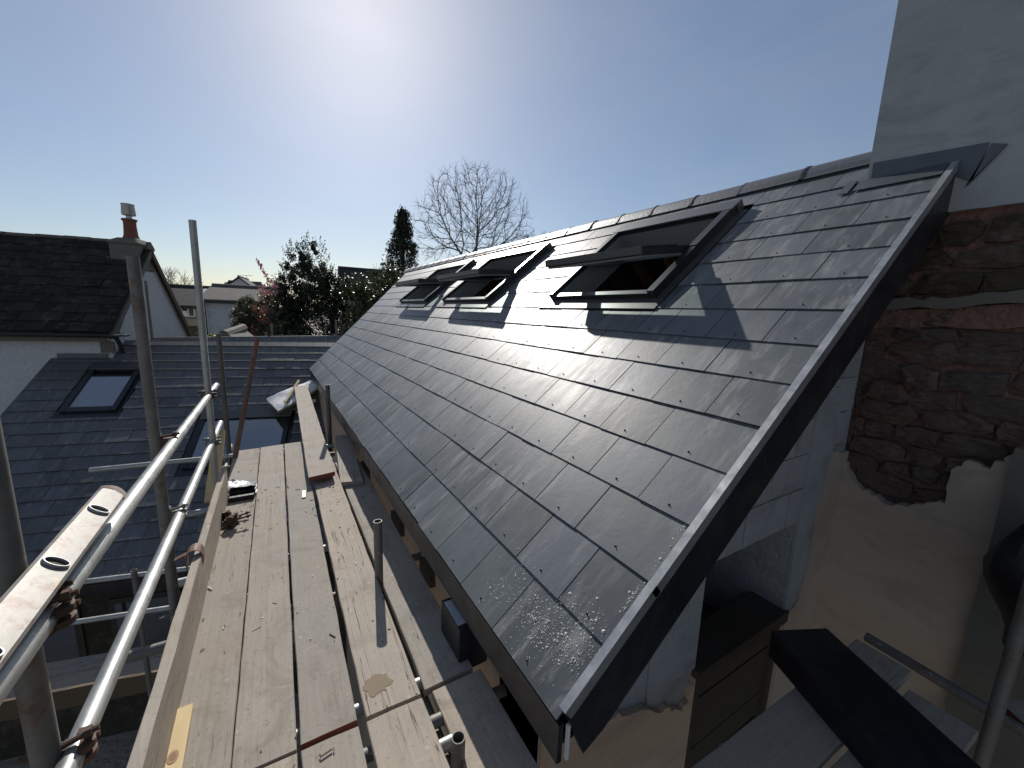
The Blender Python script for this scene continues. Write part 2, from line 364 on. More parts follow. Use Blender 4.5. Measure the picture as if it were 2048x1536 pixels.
def leaf_mat(name, a, b, r=.38, spec=.5, trans=.25):
    t = NT(name); p = t.pos('pos'); n1 = t.noise(p, 1.1, 4, .6); n2 = t.n('ShaderNodeNewGeometry').outputs['Random Per Island']
    c = t.mix(n2, a, b); c = t.mix(t.math('MULTIPLY', n1, .6), c, tuple(x * .55 for x in a)); t.col(c); t.rough(r); t.set(Specular_IOR_Level=spec)
    tl = t.n('ShaderNodeBsdfTranslucent'); t.l(c, tl.inputs[0]); mx = t.n('ShaderNodeMixShader'); mx.inputs[0].default_value = trans
    t.l(t.b.outputs[0], mx.inputs[1]); t.l(tl.outputs[0], mx.inputs[2]); t.l(mx.outputs[0], t.out.inputs[0]); return t.mat
M['leaf_holly'] = leaf_mat('holly_leaf', (.022, .032, .016), (.045, .060, .028), .33, .5, .22)
M['leaf_olive'] = leaf_mat('laurel_leaf', (.045, .058, .020), (.105, .115, .04), .32, .6, .22)
M['leaf_conifer'] = leaf_mat('conifer_spray', (.022, .032, .018), (.045, .055, .028), .6, .3, .15)
M['leaf_bush'] = leaf_mat('bush_leaf', (.06, .062, .028), (.12, .115, .05), .5, .4, .3)
M['leaf_red'] = leaf_mat('red_new_leaf', (.26, .07, .05), (.40, .17, .12), .4, .5, .35)
M['leaf_pink'] = leaf_mat('pink_blossom', (.40, .16, .20), (.55, .30, .32), .5, .3, .4)
M['leaf_lime'] = leaf_mat('lime_leaf', (.12, .15, .02), (.24, .27, .05), .45, .4, .4)
M['leaf_pale'] = leaf_mat('pale_catkin', (.16, .15, .09), (.25, .24, .15), .6, .3, .5)
M['bark'] = plain('bark', (.075, .062, .05), .9, var=.3, nscale=8, bump=.5)
M['bark_far'] = plain('twig_bark', (.10, .085, .072), .9, var=.2, nscale=3, bump=0)

# ================================================================== GROUND
GZ = -6.0
g = MB(); N = 24
xs = np.linspace(-1, 1, N + 1); xs = np.sign(xs) * np.abs(xs) ** 2.2 * 900
vv = [(x, y + 10, GZ + (0.0 if max(abs(x), abs(y)) < 40 else .4 * math.sin(x * .05) * math.cos(y * .04))) for y in xs for x in xs]
g.add(vv, [(j * (N + 1) + i, j * (N + 1) + i + 1, (j + 1) * (N + 1) + i + 1, (j + 1) * (N + 1) + i) for j in range(N) for i in range(N)], 0, True)
tag(g.obj('ground', M['earth']), kind='structure')

# ================================================================== LONG ROOF (house extension)
U = Vector((math.cos(ALPHA), 0, math.sin(ALPHA))); NN = Vector((-math.sin(ALPHA), 0, math.cos(ALPHA))); YY = Vector((0, 1, 0))
def RP(y, s, h=0.0): return U * s + YY * y + NN * (h - 1.37)
VERGE, S_EAVE, S_RIDGE = 0.765, -0.238, 3.377
HIP0, HIPK = 8.85, 0.72           # far edge: y = HIP0 + HIPK*s
WINS = [(1.90, 3.09, 1.855, 2.93), (4.31, 5.76, 1.845, 2.91), (6.50, 8.00, 1.845, 2.91)]
GABLE_Y, WALL_X, TALL_X = 1.02, 0.80, 3.20

ext = thing('house_extension', (3.4, 5.0, GZ), 'long low extension under a new dark slate roof with three open roof windows', 'building')
# roof deck with holes under the windows
deck = MB()
yc = sorted({VERGE + .02, 9.0} | {w[0] + .07 for w in WINS} | {w[1] - .07 for w in WINS}); sc = [S_EAVE + .04, 1.91, 2.93, S_RIDGE]
for a, b in zip(yc, yc[1:]):
    for c, d in zip(sc, sc[1:]):
        if any(w[0] < (a + b) / 2 < w[1] for w in WINS) and 1.9 < (c + d) / 2 < 2.95: continue
        deck.box(RP(a, c, -.06), YY * (b - a), U * (d - c), NN * .052)
deck.prism([RP(9.0, S_EAVE + .04, -.06), RP(9.0, S_RIDGE, -.06), RP(HIP0 + HIPK * S_RIDGE - .05, S_RIDGE, -.06)], NN * .052)
roof = deck.obj('roof', M['black'], ext)
# far slope of the roof
fs = MB(); RX = U.x * S_RIDGE - NN.x * 1.37; RZ = U.z * S_RIDGE - NN.z * 1.37
fs.prism([(RX, 1.16, RZ - .02), (RX + 2.7, 1.16, RZ - 2.25), (RX + 2.7, 11.0, RZ - 2.25), (RX, 11.0, RZ - .02)], (-.03, 0, -.05))
fs.obj('rear_slope', M['slate'], ext)

rivet_m = plain('rivet', (.045, .043, .04), .55, metal=.3, bump=0)
def slate_mesh(name, poly, th=.006, mat=None, rivet=None, lift=.016):
    """poly in (y along course, s up slope), local origin = tail; a thin slate that leans on the course below"""
    mb = MB()
    hh = lambda s: lift - (lift - .004) / .345 * s
    ch = .0007
    a = sum(poly[i][0] * poly[(i + 1) % len(poly)][1] - poly[(i + 1) % len(poly)][0] * poly[i][1] for i in range(len(poly)))
    if a < 0: poly = poly[::-1]
    n = len(poly); cx = sum(p[0] for p in poly) / n; cy = sum(p[1] for p in poly) / n
    sh = lambda p: (p[0] + (ch if p[0] < cx else -ch), p[1] + (ch if p[1] < cy else -ch))
    v = [(p[0], p[1], hh(p[1])) for p in poly] + [(p[0], p[1], hh(p[1]) + th - ch) for p in poly] + [(*sh(p), hh(p[1]) + th) for p in poly]
    f = [list(range(n))[::-1], list(range(2 * n, 3 * n))]
    for k in (0, 1): f += [(k * n + i, k * n + (i + 1) % n, (k + 1) * n + (i + 1) % n, (k + 1) * n + i) for i in range(n)]
    mb.add(v, f, 0)
    if rivet:
        x, y = rivet; z = hh(y) + th
        mb.lathe((x, y, z - .0005), [(.006, 0), (.0055, .0015), (.0025, .003), (.0018, .0075)], 6, mi=1)
    return mb.mesh(name, [mat, rivet_m])

FULL = {}
def place_slates(parent, to_mat, rects, halfplanes, holes, mat, W, L, exposed, dist_fn, limit=300, rivets=True, th=.006, jit=.0015, maxh=None, lift=.014):
    """lay slates; returns nothing. rects: list of (x0, x1, s0)"""
    items = []
    for (x0, x1, s0) in rects:
        top = s0 + L if maxh is None else min(s0 + L, maxh(0.5 * (x0 + x1)))
        pieces = [(x0, x1, s0, top)]
        for (a, b, c, d) in holes:
            new = []
            for (p, q, r, t) in pieces:
                if q <= a or p >= b or t <= c or r >= d: new.append((p, q, r, t)); continue
                if p < a - .02: new.append((p, a, r, t))
                if q > b + .02: new.append((b, q, r, t))
                if r < c - .03: new.append((max(p, a), min(q, b), r, c))
                if r < d and t > d + .04: new.append((max(p, a), min(q, b), d, t))
            pieces = new
        for (p, q, r, t) in pieces:
            if t - r < .03: continue
            poly = [(p + .0018, r), (q - .0018, r), (q - .0018, t), (p + .0018, t)]
            for hp in halfplanes: 
                if poly: poly = clip(poly, *hp)
            if area(poly) < .004: continue
            full = len(poly) == 4 and abs((q - p) - W) < 1e-3 and abs(t - r - L) < 1e-3 and abs(area(poly) - (q - p - .0036) * (t - r)) < 1e-4
            items.append((poly, full, p, r))
    key = sorted(range(len(items)), key=lambda i: dist_fn(items[i][0]))
    rest = MB()
    for rank, i in enumerate(key):
        poly, full, ox, os_ = items[i]
        rv = (W / 2, .035) if rivets else None
        if rank < limit:
            if full:
                k = (mat.name, W)
                if k not in FULL: FULL[k] = slate_mesh('slate', [(.0018, 0), (W - .0018, 0), (W - .0018, L), (.0018, L)], th, mat, rv, lift)
                me = FULL[k]
            else:
                lp = [(x - ox, y - os_) for x, y in poly]; w = max(p[0] for p in lp); r2 = (w / 2, .035) if (rivets and w > .12 and min(p[1] for p in lp) < .01) else None
                me = slate_mesh('cut_slate', lp, th, mat, r2, lift)
            o = bpy.data.objects.new('slate', me); C.objects.link(o)
            j = Matrix.Rotation(random.gauss(0, jit), 4, 'Z') @ Matrix.Rotation(random.gauss(0, jit * 1.6), 4, 'Y')
            o.matrix_world = to_mat(ox, os_) @ Matrix.Translation((0, random.gauss(0, .0012), abs(random.gauss(0, .0012)))) @ j
            o.parent = parent
        else:
            mt = to_mat(0, 0)
            me = slate_mesh('tmp', [(x, y - os_) for x, y in poly], th, mat, None, lift)
            mt = to_mat(0, os_)
            rest.add([mt @ v.co for v in me.vertices], [list(p.vertices) for p in me.polygons], 0); bpy.data.meshes.remove(me)
    if rest.f:
        o = rest.obj('slate_field', mat, parent); o['kind'] = 'stuff'

W_, G_, L_ = .296, .2492, .345
rects = []
for k in range(15):
    s0 = S_EAVE + G_ * k
    y = VERGE + .012
    first = 1.183 if k % 2 == 0 else 1.034
    rects.append((y, first, s0)); y = first
    while y < HIP0 + HIPK * (s0 + .4): rects.append((y, y + W_, s0)); y += W_
holes = [(w[0] - .075, w[1] + .075, w[2] - .13, w[3] + .10) for w in WINS]
rects = [(-b, -a, c) for a, b, c in rects]; holes = [(-b, -a, c, d) for a, b, c, d in holes]     # x runs towards the near verge
camd = lambda p: RP(-sum(a for a, b in p) / len(p), sum(b for a, b in p) / len(p)).length / max(area(p), .01) ** .5
place_slates(roof, lambda t, s: frame_mat(RP(-t, s), -YY, U, NN), rects, [(-1, -HIPK, HIP0), (0, 1, S_RIDGE - .02)], holes, M['slate'], W_, L_, G_, camd)
# ridge tiles
y = 1.16; k = 0
RO = Vector((RX, 0, RZ))
while y < HIP0 + HIPK * S_RIDGE - .1:
    mb = MB(); L = .45
    prof = [(-.135, -.105), (-.125, -.095), (-.105, -.06), (-.07, -.022), (-.03, .002), (0, .008), (.03, .002), (.07, -.022), (.105, -.06), (.125, -.095), (.135, -.105)]
    prof2 = [(x * .86, z - .014) for x, z in prof]
    v = []; n = len(prof)
    for yy in (y, y + L - .006):
        v += [(RX + x, yy, RZ + z + .035) for x, z in prof] + [(RX + x, yy, RZ + z + .035) for x, z in prof2]
    f = [(i, i + 1, 2 * n + i + 1, 2 * n + i) for i in range(n - 1)] + [(n + i, 3 * n + i, 3 * n + i + 1, n + i + 1) for i in range(n - 1)]
    f += [(i, n + i, n + i + 1, i + 1) for i in range(n - 1)] + [(2 * n + i, 2 * n + i + 1, 3 * n + i + 1, 3 * n + i) for i in range(n - 1)]
    mb.add(v, [q[::-1] for q in f], 0, False)
    # raised joint roll with a dab of mortar
    for j in range(n - 1):
        a, b = prof[j], prof[j + 1]
        mb.box((RX + a[0], y - .012, RZ + a[1] + .036), (b[0] - a[0], 0, b[1] - a[1]), (0, .02, 0), (0, 0, .007), 1)
    o = mb.obj('ridge_tile', [M['lead'], M['black']], roof); o.location.z += random.uniform(-.004, .004)
    y += L; k += 1
# fascia along the eaves, verge bargeboard with metal trim, soffit
mb = MB(); mb.aabb((.685, VERGE + .012, -1.362), (.703, 8.68, -1.222)); mb.obj('fascia', M['black'], ext)
mb = MB(); mb.aabb((.7035, VERGE + .05, -1.359), (WALL_X + .02, 8.66, -1.347)); mb.obj('soffit', M['alu_dark'], ext)
mb = MB(); mb.prism([RP(VERGE, -.215, -.012), RP(VERGE, -.265, -.186), RP(VERGE, -.175, -.205), RP(VERGE, 3.02, -.20), RP(VERGE, 3.02, -.012)], (0, .020, 0))
mb.obj('bargeboard', M['black'], ext)
mb = MB(); mb.box((.712, VERGE + .0005, -1.352), (.010, 0, 0), (0, .011, 0), (0, 0, .125)); mb.obj('fascia_end', M['pvc_white'], ext)
for a, b, dh in ((-.205, .262, .003), (.235, 3.05, .0)):
    mb = MB(); mb.box(RP(VERGE - .006, a, -.01 + dh), U * (b - a), YY * .0035, NN * .042)
    mb.box(RP(VERGE - .0024, a, .0262 + dh), U * (b - a), YY * .027, NN * .0035)
    mb.obj('verge_trim', M['trim'], ext)
mb = MB(); mb.prism([RP(VERGE + .021, -.15, -.20), RP(VERGE + .021, 3.0, -.20), RP(GABLE_Y + .02, 3.0, -.20), RP(GABLE_Y + .02, -.15, -.20)], NN * .012)
mb.obj('gable_soffit', M['black'], ext)
# walls
def zroof(x, drop=.07): return (x * math.sin(ALPHA) - (1.37 + drop)) / math.cos(ALPHA)
mb = MB(); mb.aabb((WALL_X, GABLE_Y + .001, GZ), (WALL_X + .28, 8.75, -1.348)); long_wall = mb.obj('long_wall', M['render_peach'], ext)
OX0, OX1, OZ0, OZ1 = 1.79, 2.66, -1.76, -1.185
mb = MB(); T = .30
mb.prism([(WALL_X, GABLE_Y, GZ), (OX0, GABLE_Y, GZ), (OX0, GABLE_Y, zroof(OX0, .20)), (WALL_X, GABLE_Y, zroof(WALL_X, .20))], (0, T, 0))
mb.prism([(OX1, GABLE_Y, GZ), (TALL_X, GABLE_Y, GZ), (TALL_X, GABLE_Y, zroof(TALL_X, .20)), (OX1, GABLE_Y, zroof(OX1, .20))], (0, T, 0))
mb.prism([(OX0, GABLE_Y, OZ1), (OX1, GABLE_Y, OZ1), (OX1, GABLE_Y, zroof(OX1, .20)), (OX0, GABLE_Y, zroof(OX0, .20))], (0, T, 0))
gable = mb.obj('gable_wall', M['block'], ext)
# blockwork courses, seen beside the opening
bh = .215; z = -1.19
for row in range(8):
    z = -1.17 + row * bh
    x = OX0 - .6 + (.22 if row % 2 else 0)
    while x < TALL_X - .02:
        x0, x1 = max(x, 1.0), min(x + .436, TALL_X - .05 - .02 * (row % 3))
        zt = zroof((x0 + x1) / 2 - .2, .24)
        if x1 - x0 > .06 and z + .06 < zt:
            m_ = MB(); m_.box((x0 + .004, GABLE_Y - random.uniform(.006, .012), z + .004), (x1 - x0 - .008, 0, 0), (0, .016, 0), (0, 0, min(bh - .008, zt - z)))
            o = m_.obj('block', M['pale_block'] if random.random() < .25 else M['block'], gable)
        x += .44
# grey plaster jamb with a ragged outer edge right of the opening
def ragged(pts, amp, n=6):
    out = []
    for i in range(len(pts) - 1):
        for k in range(n):
            t = k / n; out.append((pts[i][0] + (pts[i + 1][0] - pts[i][0]) * t + random.uniform(-amp, amp), pts[i][1] + (pts[i + 1][1] - pts[i][1]) * t + random.uniform(-amp, amp)))
    out.append(pts[-1]); return out
r = ragged([(2.93, -.35), (2.97, -.75), (2.84, -1.15), (2.86, -1.5), (2.80, -1.74), (2.70, -1.80)], .018)
mb = MB(); mb.prism([(x, GABLE_Y - .022, z) for x, z in [(OX1, -1.78), (OX1, -.35)] + r], (0, .02, 0)); mb.obj('jamb_plaster', M['render_grey'], ext)
# peach render below and beside, its upper edge broken away
r = ragged([(.80, -1.62), (1.10, -1.66), (1.30, -1.75), (1.55, -1.86), (1.68, -1.94), (1.765, -1.80)], .022)
mb = MB(); mb.prism([(x, GABLE_Y - .030, z) for x, z in [(1.765, -4.2), (.80, -4.2)] + r], (0, .029, 0)); mb.obj('render_panel', M['render_peach'], ext)
mb = MB(); mb.prism([(x, GABLE_Y - .026, z) for x, z in [(2.68, -4.2), (2.68, -1.82)] + ragged([(2.70, -1.81), (2.82, -1.75), (2.88, -1.5), (2.86, -1.2), (2.99, -.78), (3.19, -.80)], .012) + [(3.19, -4.2)]], (0, .025, 0)); mb.obj('render_panel', M['render_cream'], ext)
r = ragged([(1.05, -1.50), (1.3, -1.40)], .01)
mb = MB(); mb.prism([(x, GABLE_Y - .012, z) for x, z in [(1.42, -1.80), (1.40, -1.1), (1.76, -.95), (1.775, -1.75)]], (0, .010, 0)); mb.obj('render_patch', M['pale_block'], ext)
# boarded opening: sill, panel boards, dark room behind
mb = MB(); mb.aabb((OX0 - .02, GABLE_Y - .04, OZ0 - .075), (OX1 + .02, GABLE_Y + .18, OZ0)); mb.obj('sill', M['dark_wood'], ext)
for i in range(4):
    z0 = OZ0 - .085 - .17 * (i + 1)
    mb = MB(); mb.aabb((OX0 + .055, GABLE_Y + .01 + random.uniform(0, .008), z0), (OX1 - .055, GABLE_Y + .05, z0 + .164)); mb.obj('infill_board', M['dark_wood'], ext)
for x in (OX0, OX1 - .05):
    mb = MB(); mb.aabb((x, GABLE_Y - .012, -2.75), (x + .05, GABLE_Y + .07, OZ0 - .076)); mb.obj('frame_post', M['dark_wood'], ext)
mb = MB(); mb.aabb((OX0, GABLE_Y + .02, -4.2), (OX1, GABLE_Y + .1, -2.56)); mb.obj('lower_panel', M['dark_wood'], ext)
# inside: cheek wall, floor, rafters seen through the windows
mb = MB(); mb.aabb((OX1 + .002, GABLE_Y + T, -3.0), (OX1 + .1, 3.3, -.35)); cheek = mb.obj('cheek_wall', M['block'], ext)
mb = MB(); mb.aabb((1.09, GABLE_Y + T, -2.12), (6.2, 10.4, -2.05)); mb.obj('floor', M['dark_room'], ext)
mb = MB(); mb.aabb((6.1, 1.2, GZ), (6.3, 11, -1.0)); mb.aabb((1.09, 8.76, GZ), (6.1, 8.9, -1.3)); mb.obj('rear_wall', M['render_grey'], ext)
mb = MB(); mb.prism([(.82, 8.72, GZ), (.82, 8.72, -1.36), (3.46, 10.9, .95), (6.1, 10.9, -1.2), (6.1, 8.9, GZ)], (0.0, .1, 0)); mb.obj('end_wall', M['render_grey'], ext)
mb = MB(); a = RP(HIP0 + HIPK * S_EAVE + .0, S_EAVE, -.012); b = RP(HIP0 + HIPK * S_RIDGE, S_RIDGE, -.012); mb.box(a, b - a, (0, .02, 0), (0, 0, -.2)); mb.obj('end_fascia', M['black'], ext)
for y in np.arange(1.5, 9.2, .45):
    mb = MB(); mb.box((3.55, y, RZ - .35), (2.4, 0, -2.0), (0, .045, 0), (0, 0, -.15)); mb.obj('rafter', M['rafter'], ext)
for y in (2.2, 2.9, 4.6, 5.3, 6.9, 7.6):
    mb = MB(); mb.aabb((4.2, y, -2.05), (4.28, y + .07, RZ - .7)); mb.obj('stud', M['rafter'], ext)
# vents low on the long wall, fascia box
for y0, y1 in ((1.70, 1.80), (2.13, 2.33), (2.78, 3.04), (3.95, 4.25)):
    mb = MB(); mb.aabb((WALL_X - .035, y0, -1.68), (WALL_X + .01, y1, -1.585)); mb.obj('joist_end', M['dark_wood'], ext)
mb = MB(); mb.aabb((.655, 1.44, -1.615), (.795, 1.66, -1.395)); mb.aabb((.66, 1.47, -1.395), (.76, 1.64, -1.392), 1); mb.obj('soffit_box', [M['black'], M['render_blue']], ext)

# ---- roof windows (centre pivot, each opened)
def roof_window(w, ang):
    y0, y1, s0, s1 = w
    H = .075
    bar = lambda mb, ya, yb, sa, sb, ha, hb, mi=0: mb.box(RP(ya, sa, ha), YY * (yb - ya), U * (sb - sa), NN * (hb - ha), mi)
    mb = MB()
    for a, b in ((y0, y0 + .055), (y1 - .055, y1)): bar(mb, a, b, s0, s1, -.10, H)
    bar(mb, y0 + .055, y1 - .055, s0, s0 + .05, -.10, H - .01); bar(mb, y0 + .055, y1 - .055, s1 - .06, s1, -.10, H - .008)
    fr = mb.obj('roof_window', M['alu_dark'], ext, .003)
    mb = MB()      # pale inner lining
    bar(mb, y0 + .0553, y0 + .075, s0 + .05, s1 - .06, -.18, H - .03); bar(mb, y1 - .075, y1 - .0553, s0 + .05, s1 - .06, -.18, H - .03)
    bar(mb, y0 + .075, y1 - .075, s0 + .0503, s0 + .07, -.18, H - .035); bar(mb, y0 + .075, y1 - .075, s1 - .08, s1 - .0603, -.18, H - .035)
    mb.obj('lining', M['lining'], fr)
    mb = MB()      # flashing: side gutters, bottom apron, top hood
    bar(mb, y0 - .062, y0 - .001, s0 - .02, s1 + .02, .0, .022); bar(mb, y1 + .001, y1 + .062, s0 - .02, s1 + .02, .0, .022)
    bar(mb, y0 - .07, y1 + .07, s0 - .115, s0 - .001, .012, .027)
    mb.obj('flashing', M['alu_mid'], fr)
    mb = MB(); bar(mb, y0 - .012, y1 + .012, s1 + .001, s1 + .075, .0, H + .016)
    bar(mb, y0 - .012, y1 + .012, s1 - .075, s1 + .001, H + .004, H + .02); mb.obj('hood', M['alu_mid'], fr, .004)
    # sash, turned about the middle
    ps = (s0 + s1) / 2; c, s = math.cos(ang), math.sin(ang)
    up_ = U * c - NN * s; nn_ = NN * c + U * s          # sash axes: up the sash, out of the glass
    P0 = RP(0, ps, H - .01); ya, yb = y0 + .06, y1 - .06; hl = (s1 - s0) / 2 - .035
    sb = lambda mb, a, b, u0, u1, n0, n1, mi=0: mb.box(P0 + YY * a + up_ * u0 + nn_ * n0, YY * (b - a), up_ * (u1 - u0), nn_ * (n1 - n0), mi)
    mb = MB()
    sb(mb, ya, ya + .05, -hl, hl, -.022, .034); sb(mb, yb - .05, yb, -hl, hl, -.022, .034)
    sb(mb, ya + .05, yb - .05, -hl, -hl + .075, -.020, .032); sb(mb, ya + .05, yb - .05, hl - .07, hl, -.020, .032)
    sash = mb.obj('sash', M['alu_dark'], fr, .003)
    mb = MB(); sb(mb, ya + .05, yb - .05, -hl + .075, hl - .07, .012, .018); mb.obj('pane', M['glass'], fr)
    mb = MB(); sb(mb, ya + .004, yb - .004, -hl + .004, -hl + .10, -.036, -.0225); sb(mb, ya + .004, ya + .06, -hl + .10, hl, -.034, -.0223); sb(mb, yb - .06, yb - .004, -hl + .10, hl, -.034, -.0223)
    mb.obj('sash_lining', M['lining'], fr)
    mb = MB(); sb(mb, ya - .008, yb + .008, -hl - .018, -hl - .001, -.012, .040); sb(mb, ya - .008, ya + .0495, -hl, -.14, .0345, .045); sb(mb, yb - .0495, yb + .008, -hl, -.14, .0345, .045)
    mb.obj('sash_cover', M['alu_mid'], fr)
    mb = MB()      # pivot side covers stepping up at the hinges
    for a, b in ((y0 - .004, y0 + .058), (y1 - .058, y1 + .004)):
        mb = MB(); bar(mb, a, b, ps - .001, s1 - .0755, H + .001, H + .018); bar(mb, a + .001, b - .002, s0 + .001, ps, H + .0005, H + .012); mb.obj('side_cover', M['alu_dark'], fr)
    mb = MB(); mb.tube(P0 + YY * (ya + .05) + up_ * (hl - .1) - nn_ * .02, P0 + YY * (yb - .05) + up_ * (hl - .1) - nn_ * .02, .012, 8); mb.obj('handle_bar', M['lining'], fr)
for w, a in zip(WINS, (31.0, 35.0, 35.0)): roof_window(w, R_(a))

# ================================================================== TALL HOUSE on the right
tall = thing('tall_house', (6.0, -2.0, GZ), 'tall house with grey rendered upper wall over bared red rubble, at the right edge', 'building')
TY = 1.15
mb = MB(); mb.aabb((TALL_X + .03, -9, GZ), (10, TY - .02, 6.5)); tw = mb.obj('wall', M['mortar'], tall)
mb = MB()
mb.prism([(TALL_X - .012, y, z) for y, z in [(TY, .62), (TY, 6.6), (-9, 6.6), (-9, .66)] + ragged([(-9, .64), (.30, .62), (.72, .625), (TY, .62)], .006, 8)[1:-1]], (.045, 0, 0))
mb.aabb((TALL_X + .033, TY - .0195, .6), (10, TY, 6.6)); mb.obj('upper_render', M['render_grey'], tall)
# lead flashings where the roof meets the wall
sA = lambda y, z: (TALL_X - .018, y, z)
mb = MB(); mb.prism([sA(TY - .02, .79), sA(TY - .02, .97), sA(.665, .94), sA(.70, .76), sA(.80, .83)], (.012, 0, 0)); mb.prism([sA(.70, .755), sA(.655, .93), sA(.60, .91), sA(.72, .735)], (-.006, 0, 0)); mb.obj('wall_flashing', M['lead'], tall)
mb = MB(); mb.box(RP(VERGE + .03, 2.90, .026), YY * (TY - VERGE), U * .13, NN * .004); mb.box(RP(TY + .05, 2.885, .026), YY * .05, U * .15, NN * .004); mb.obj('apron_flashing', M['lead'], tall)
# rubble stones
def stone(y, z, w, h, mat, proud, parent):
    """a split stone: angular outline, broken stepped face"""
    mb = MB(); m_ = random.choice([8, 9, 10, 11]); pts = []
    for k in range(m_):
        a = 2 * math.pi * (k + random.uniform(-.3, .3)) / m_; ca, sa = math.cos(a), math.sin(a); rr = 1 / max(abs(ca), abs(sa)) ** .9
        pts.append((y + ca * rr * w / 2 * random.uniform(.84, 1.08), z + sa * rr * h / 2 * random.uniform(.80, 1.12)))
    X = TALL_X + .03; J = lambda d: random.uniform(-d, d)
    v = [(X + .01, a, b) for a, b in pts] + [(X - proud * random.uniform(.45, .95), y + (a - y) * .97 + J(.003), z + (b - z) * .95 + J(.003)) for a, b in pts]
    v += [(X - proud * random.uniform(.6, 1.25), y + (a - y) * random.uniform(.55, .8), z + (b - z) * random.uniform(.5, .78)) for a, b in pts] + [(X - proud * random.uniform(.6, 1.2), y + J(w * .15), z + J(h * .15))]
    f = [(k * m_ + i, k * m_ + (i + 1) % m_, (k + 1) * m_ + (i + 1) % m_, (k + 1) * m_ + i)[::-1] for k in (0, 1) for i in range(m_)] + [(2 * m_ + i, 2 * m_ + (i + 1) % m_, 3 * m_)[::-1] for i in range(m_)]
    mb.add(v, f); return mb.obj('stone', mat, parent)
z = .18
for h in (.13, .12, .14):     # squared brown stone band under the render
    y = TY - .02 - random.uniform(0, .1)
    while y > -1.0:
        w = random.uniform(.16, .34); stone(y - w / 2, z + h / 2, w * 1.0, h * 1.0, M['stone_brown'], random.uniform(.02, .045), tw); y -= w
    z += h + .006
z = -1.02
while z < .02:
    h = random.uniform(.075, .15); y = TY - .02 - random.uniform(0, .08)
    while y > -1.0:
        w = random.uniform(.09, .33)
        stone(y - w / 2, z + h / 2 + random.uniform(-.012, .012), w * 1.0, h * 1.05, M['stone_red'], random.uniform(.015, .05), tw); y -= w * .97
    z += h * .96
# red mortar band and pale mortar ledge
def slab(name, pts, x, th, mat):
    mb = MB(); mb.prism([(x, y, z) for y, z in pts], (th, 0, 0)); return mb.obj(name, mat, tall)
slab('mortar_ledge', ragged([(1.14, .140), (.8, .165), (.35, .215), (-1, .23)], .014, 9) + ragged([(-1, .16), (.4, .14), (1.14, .085)], .012, 9), TALL_X - .03, .06, M['concrete'])
slab('mortar_band', ragged([(1.14, .085), (.4, .135), (-1, .15)], .006, 7) + ragged([(-1, .0), (.4, .015), (1.14, -.02)], .02, 7), TALL_X - .005, .035, M['mortar'])
# cream render below, broken away along a ragged top
r = ragged([(1.145, -.62), (1.10, -.74), (1.015, -.83), (.93, -.99), (.86, -1.02), (.74, -1.05), (.61, -.99), (.535, -.94), (.525, -.74), (.47, -.68), (.40, -.69), (.335, -.60)], .012, 4)
mb = MB(); mb.prism([(TALL_X - .055, y, z) for y, z in r + [(.335, GZ), (1.145, GZ)]], (.09, 0, 0)); mb.obj('lower_render', M['render_cream'], tall)
mb = MB(); mb.aabb((TALL_X - .10, -3, GZ), (TALL_X + .03, .333, -.56)); mb.obj('render_return', M['concrete'], tall)

# ================================================================== WING (lower slate roof beyond the scaffold)
GA, BE, DW = R_(-13.327), R_(32.846), 6.05
EV = Vector((math.cos(GA), math.sin(GA), 0)); MV = Vector((-math.sin(GA), math.cos(GA), 0))
UW = Vector((-math.sin(GA) * math.cos(BE), math.cos(GA) * math.cos(BE), math.sin(BE))); NW = EV.cross(UW)
def WP(v, u, h=0.0): return EV * v + UW * u + NW * (h - DW)
def EM(v, m, z): return EV * v + MV * m + Vector((0, 0, z))
wing = thing('wing_building', EM(-2.5, 8.0, GZ), 'lower wing with a dark slate roof and two closed skylights, beyond the scaffold', 'building')
VL, VR, UE, UT = -5.68, 1.75, 3.02, 7.80
def uridge(v): return 7.90 + .072 * (v + 4.41)
SKY1 = (-4.985, -4.245, 5.93, 7.05); SKY2 = (-2.98, -1.60, 4.62, 5.72)
mb = MB(); mb.prism([WP(VL + .03, UE + .05, -.06), WP(VR, UE + .05, -.06), WP(VR, uridge(VR), -.06), WP(-4.8, uridge(-4.8), -.06), WP(-4.8, 7.33, -.06), WP(VL + .03, 7.33, -.06)], NW * .05)
wroof = mb.obj('roof', M['black'], wing)
rects = []; GW = .2478
for k in range(20):
    u0 = UE + GW * k; v = VL + (.0 if k % 2 else -.15)
    while v < VR: rects.append((max(v, VL), min(v + .302, VR), u0)); v += .302
holes = [(s[0] - .06, s[1] + .06, s[2] - .12, s[3] + .10) for s in (SKY1, SKY2)] + [(-9, -4.80, 7.33, 9)]
camw = lambda p: WP(sum(a for a, b in p) / len(p), sum(b for a, b in p) / len(p)).length / max(area(p), .01) ** .5 + (50 if (sum(a for a, b in p) / len(p)) > 0.35 and (sum(b for a, b in p) / len(p)) < 6.2 else 0)
place_slates(wroof, lambda v, u: frame_mat(WP(v, u), EV, UW, NW), rects, [(-.072, 1, 7.90 + .072 * 4.41 - .01), (.62, .5, 4.72)], holes, M['slate_wing'], .302, .345, GW, camw, rivets=False, th=.010, jit=.004, lift=.026)
v = -4.80
while v < 1.4:
    mb = MB(); w = .6; a, b = WP(v, uridge(v) - .10, .014), WP(v + w - .006, uridge(v + w) - .10, .014)
    mb.box(a, b - a, UW * .11 + NW * .004, NW * .010); mb.obj('ridge_strip', M['slate_wing'], wroof); v += w
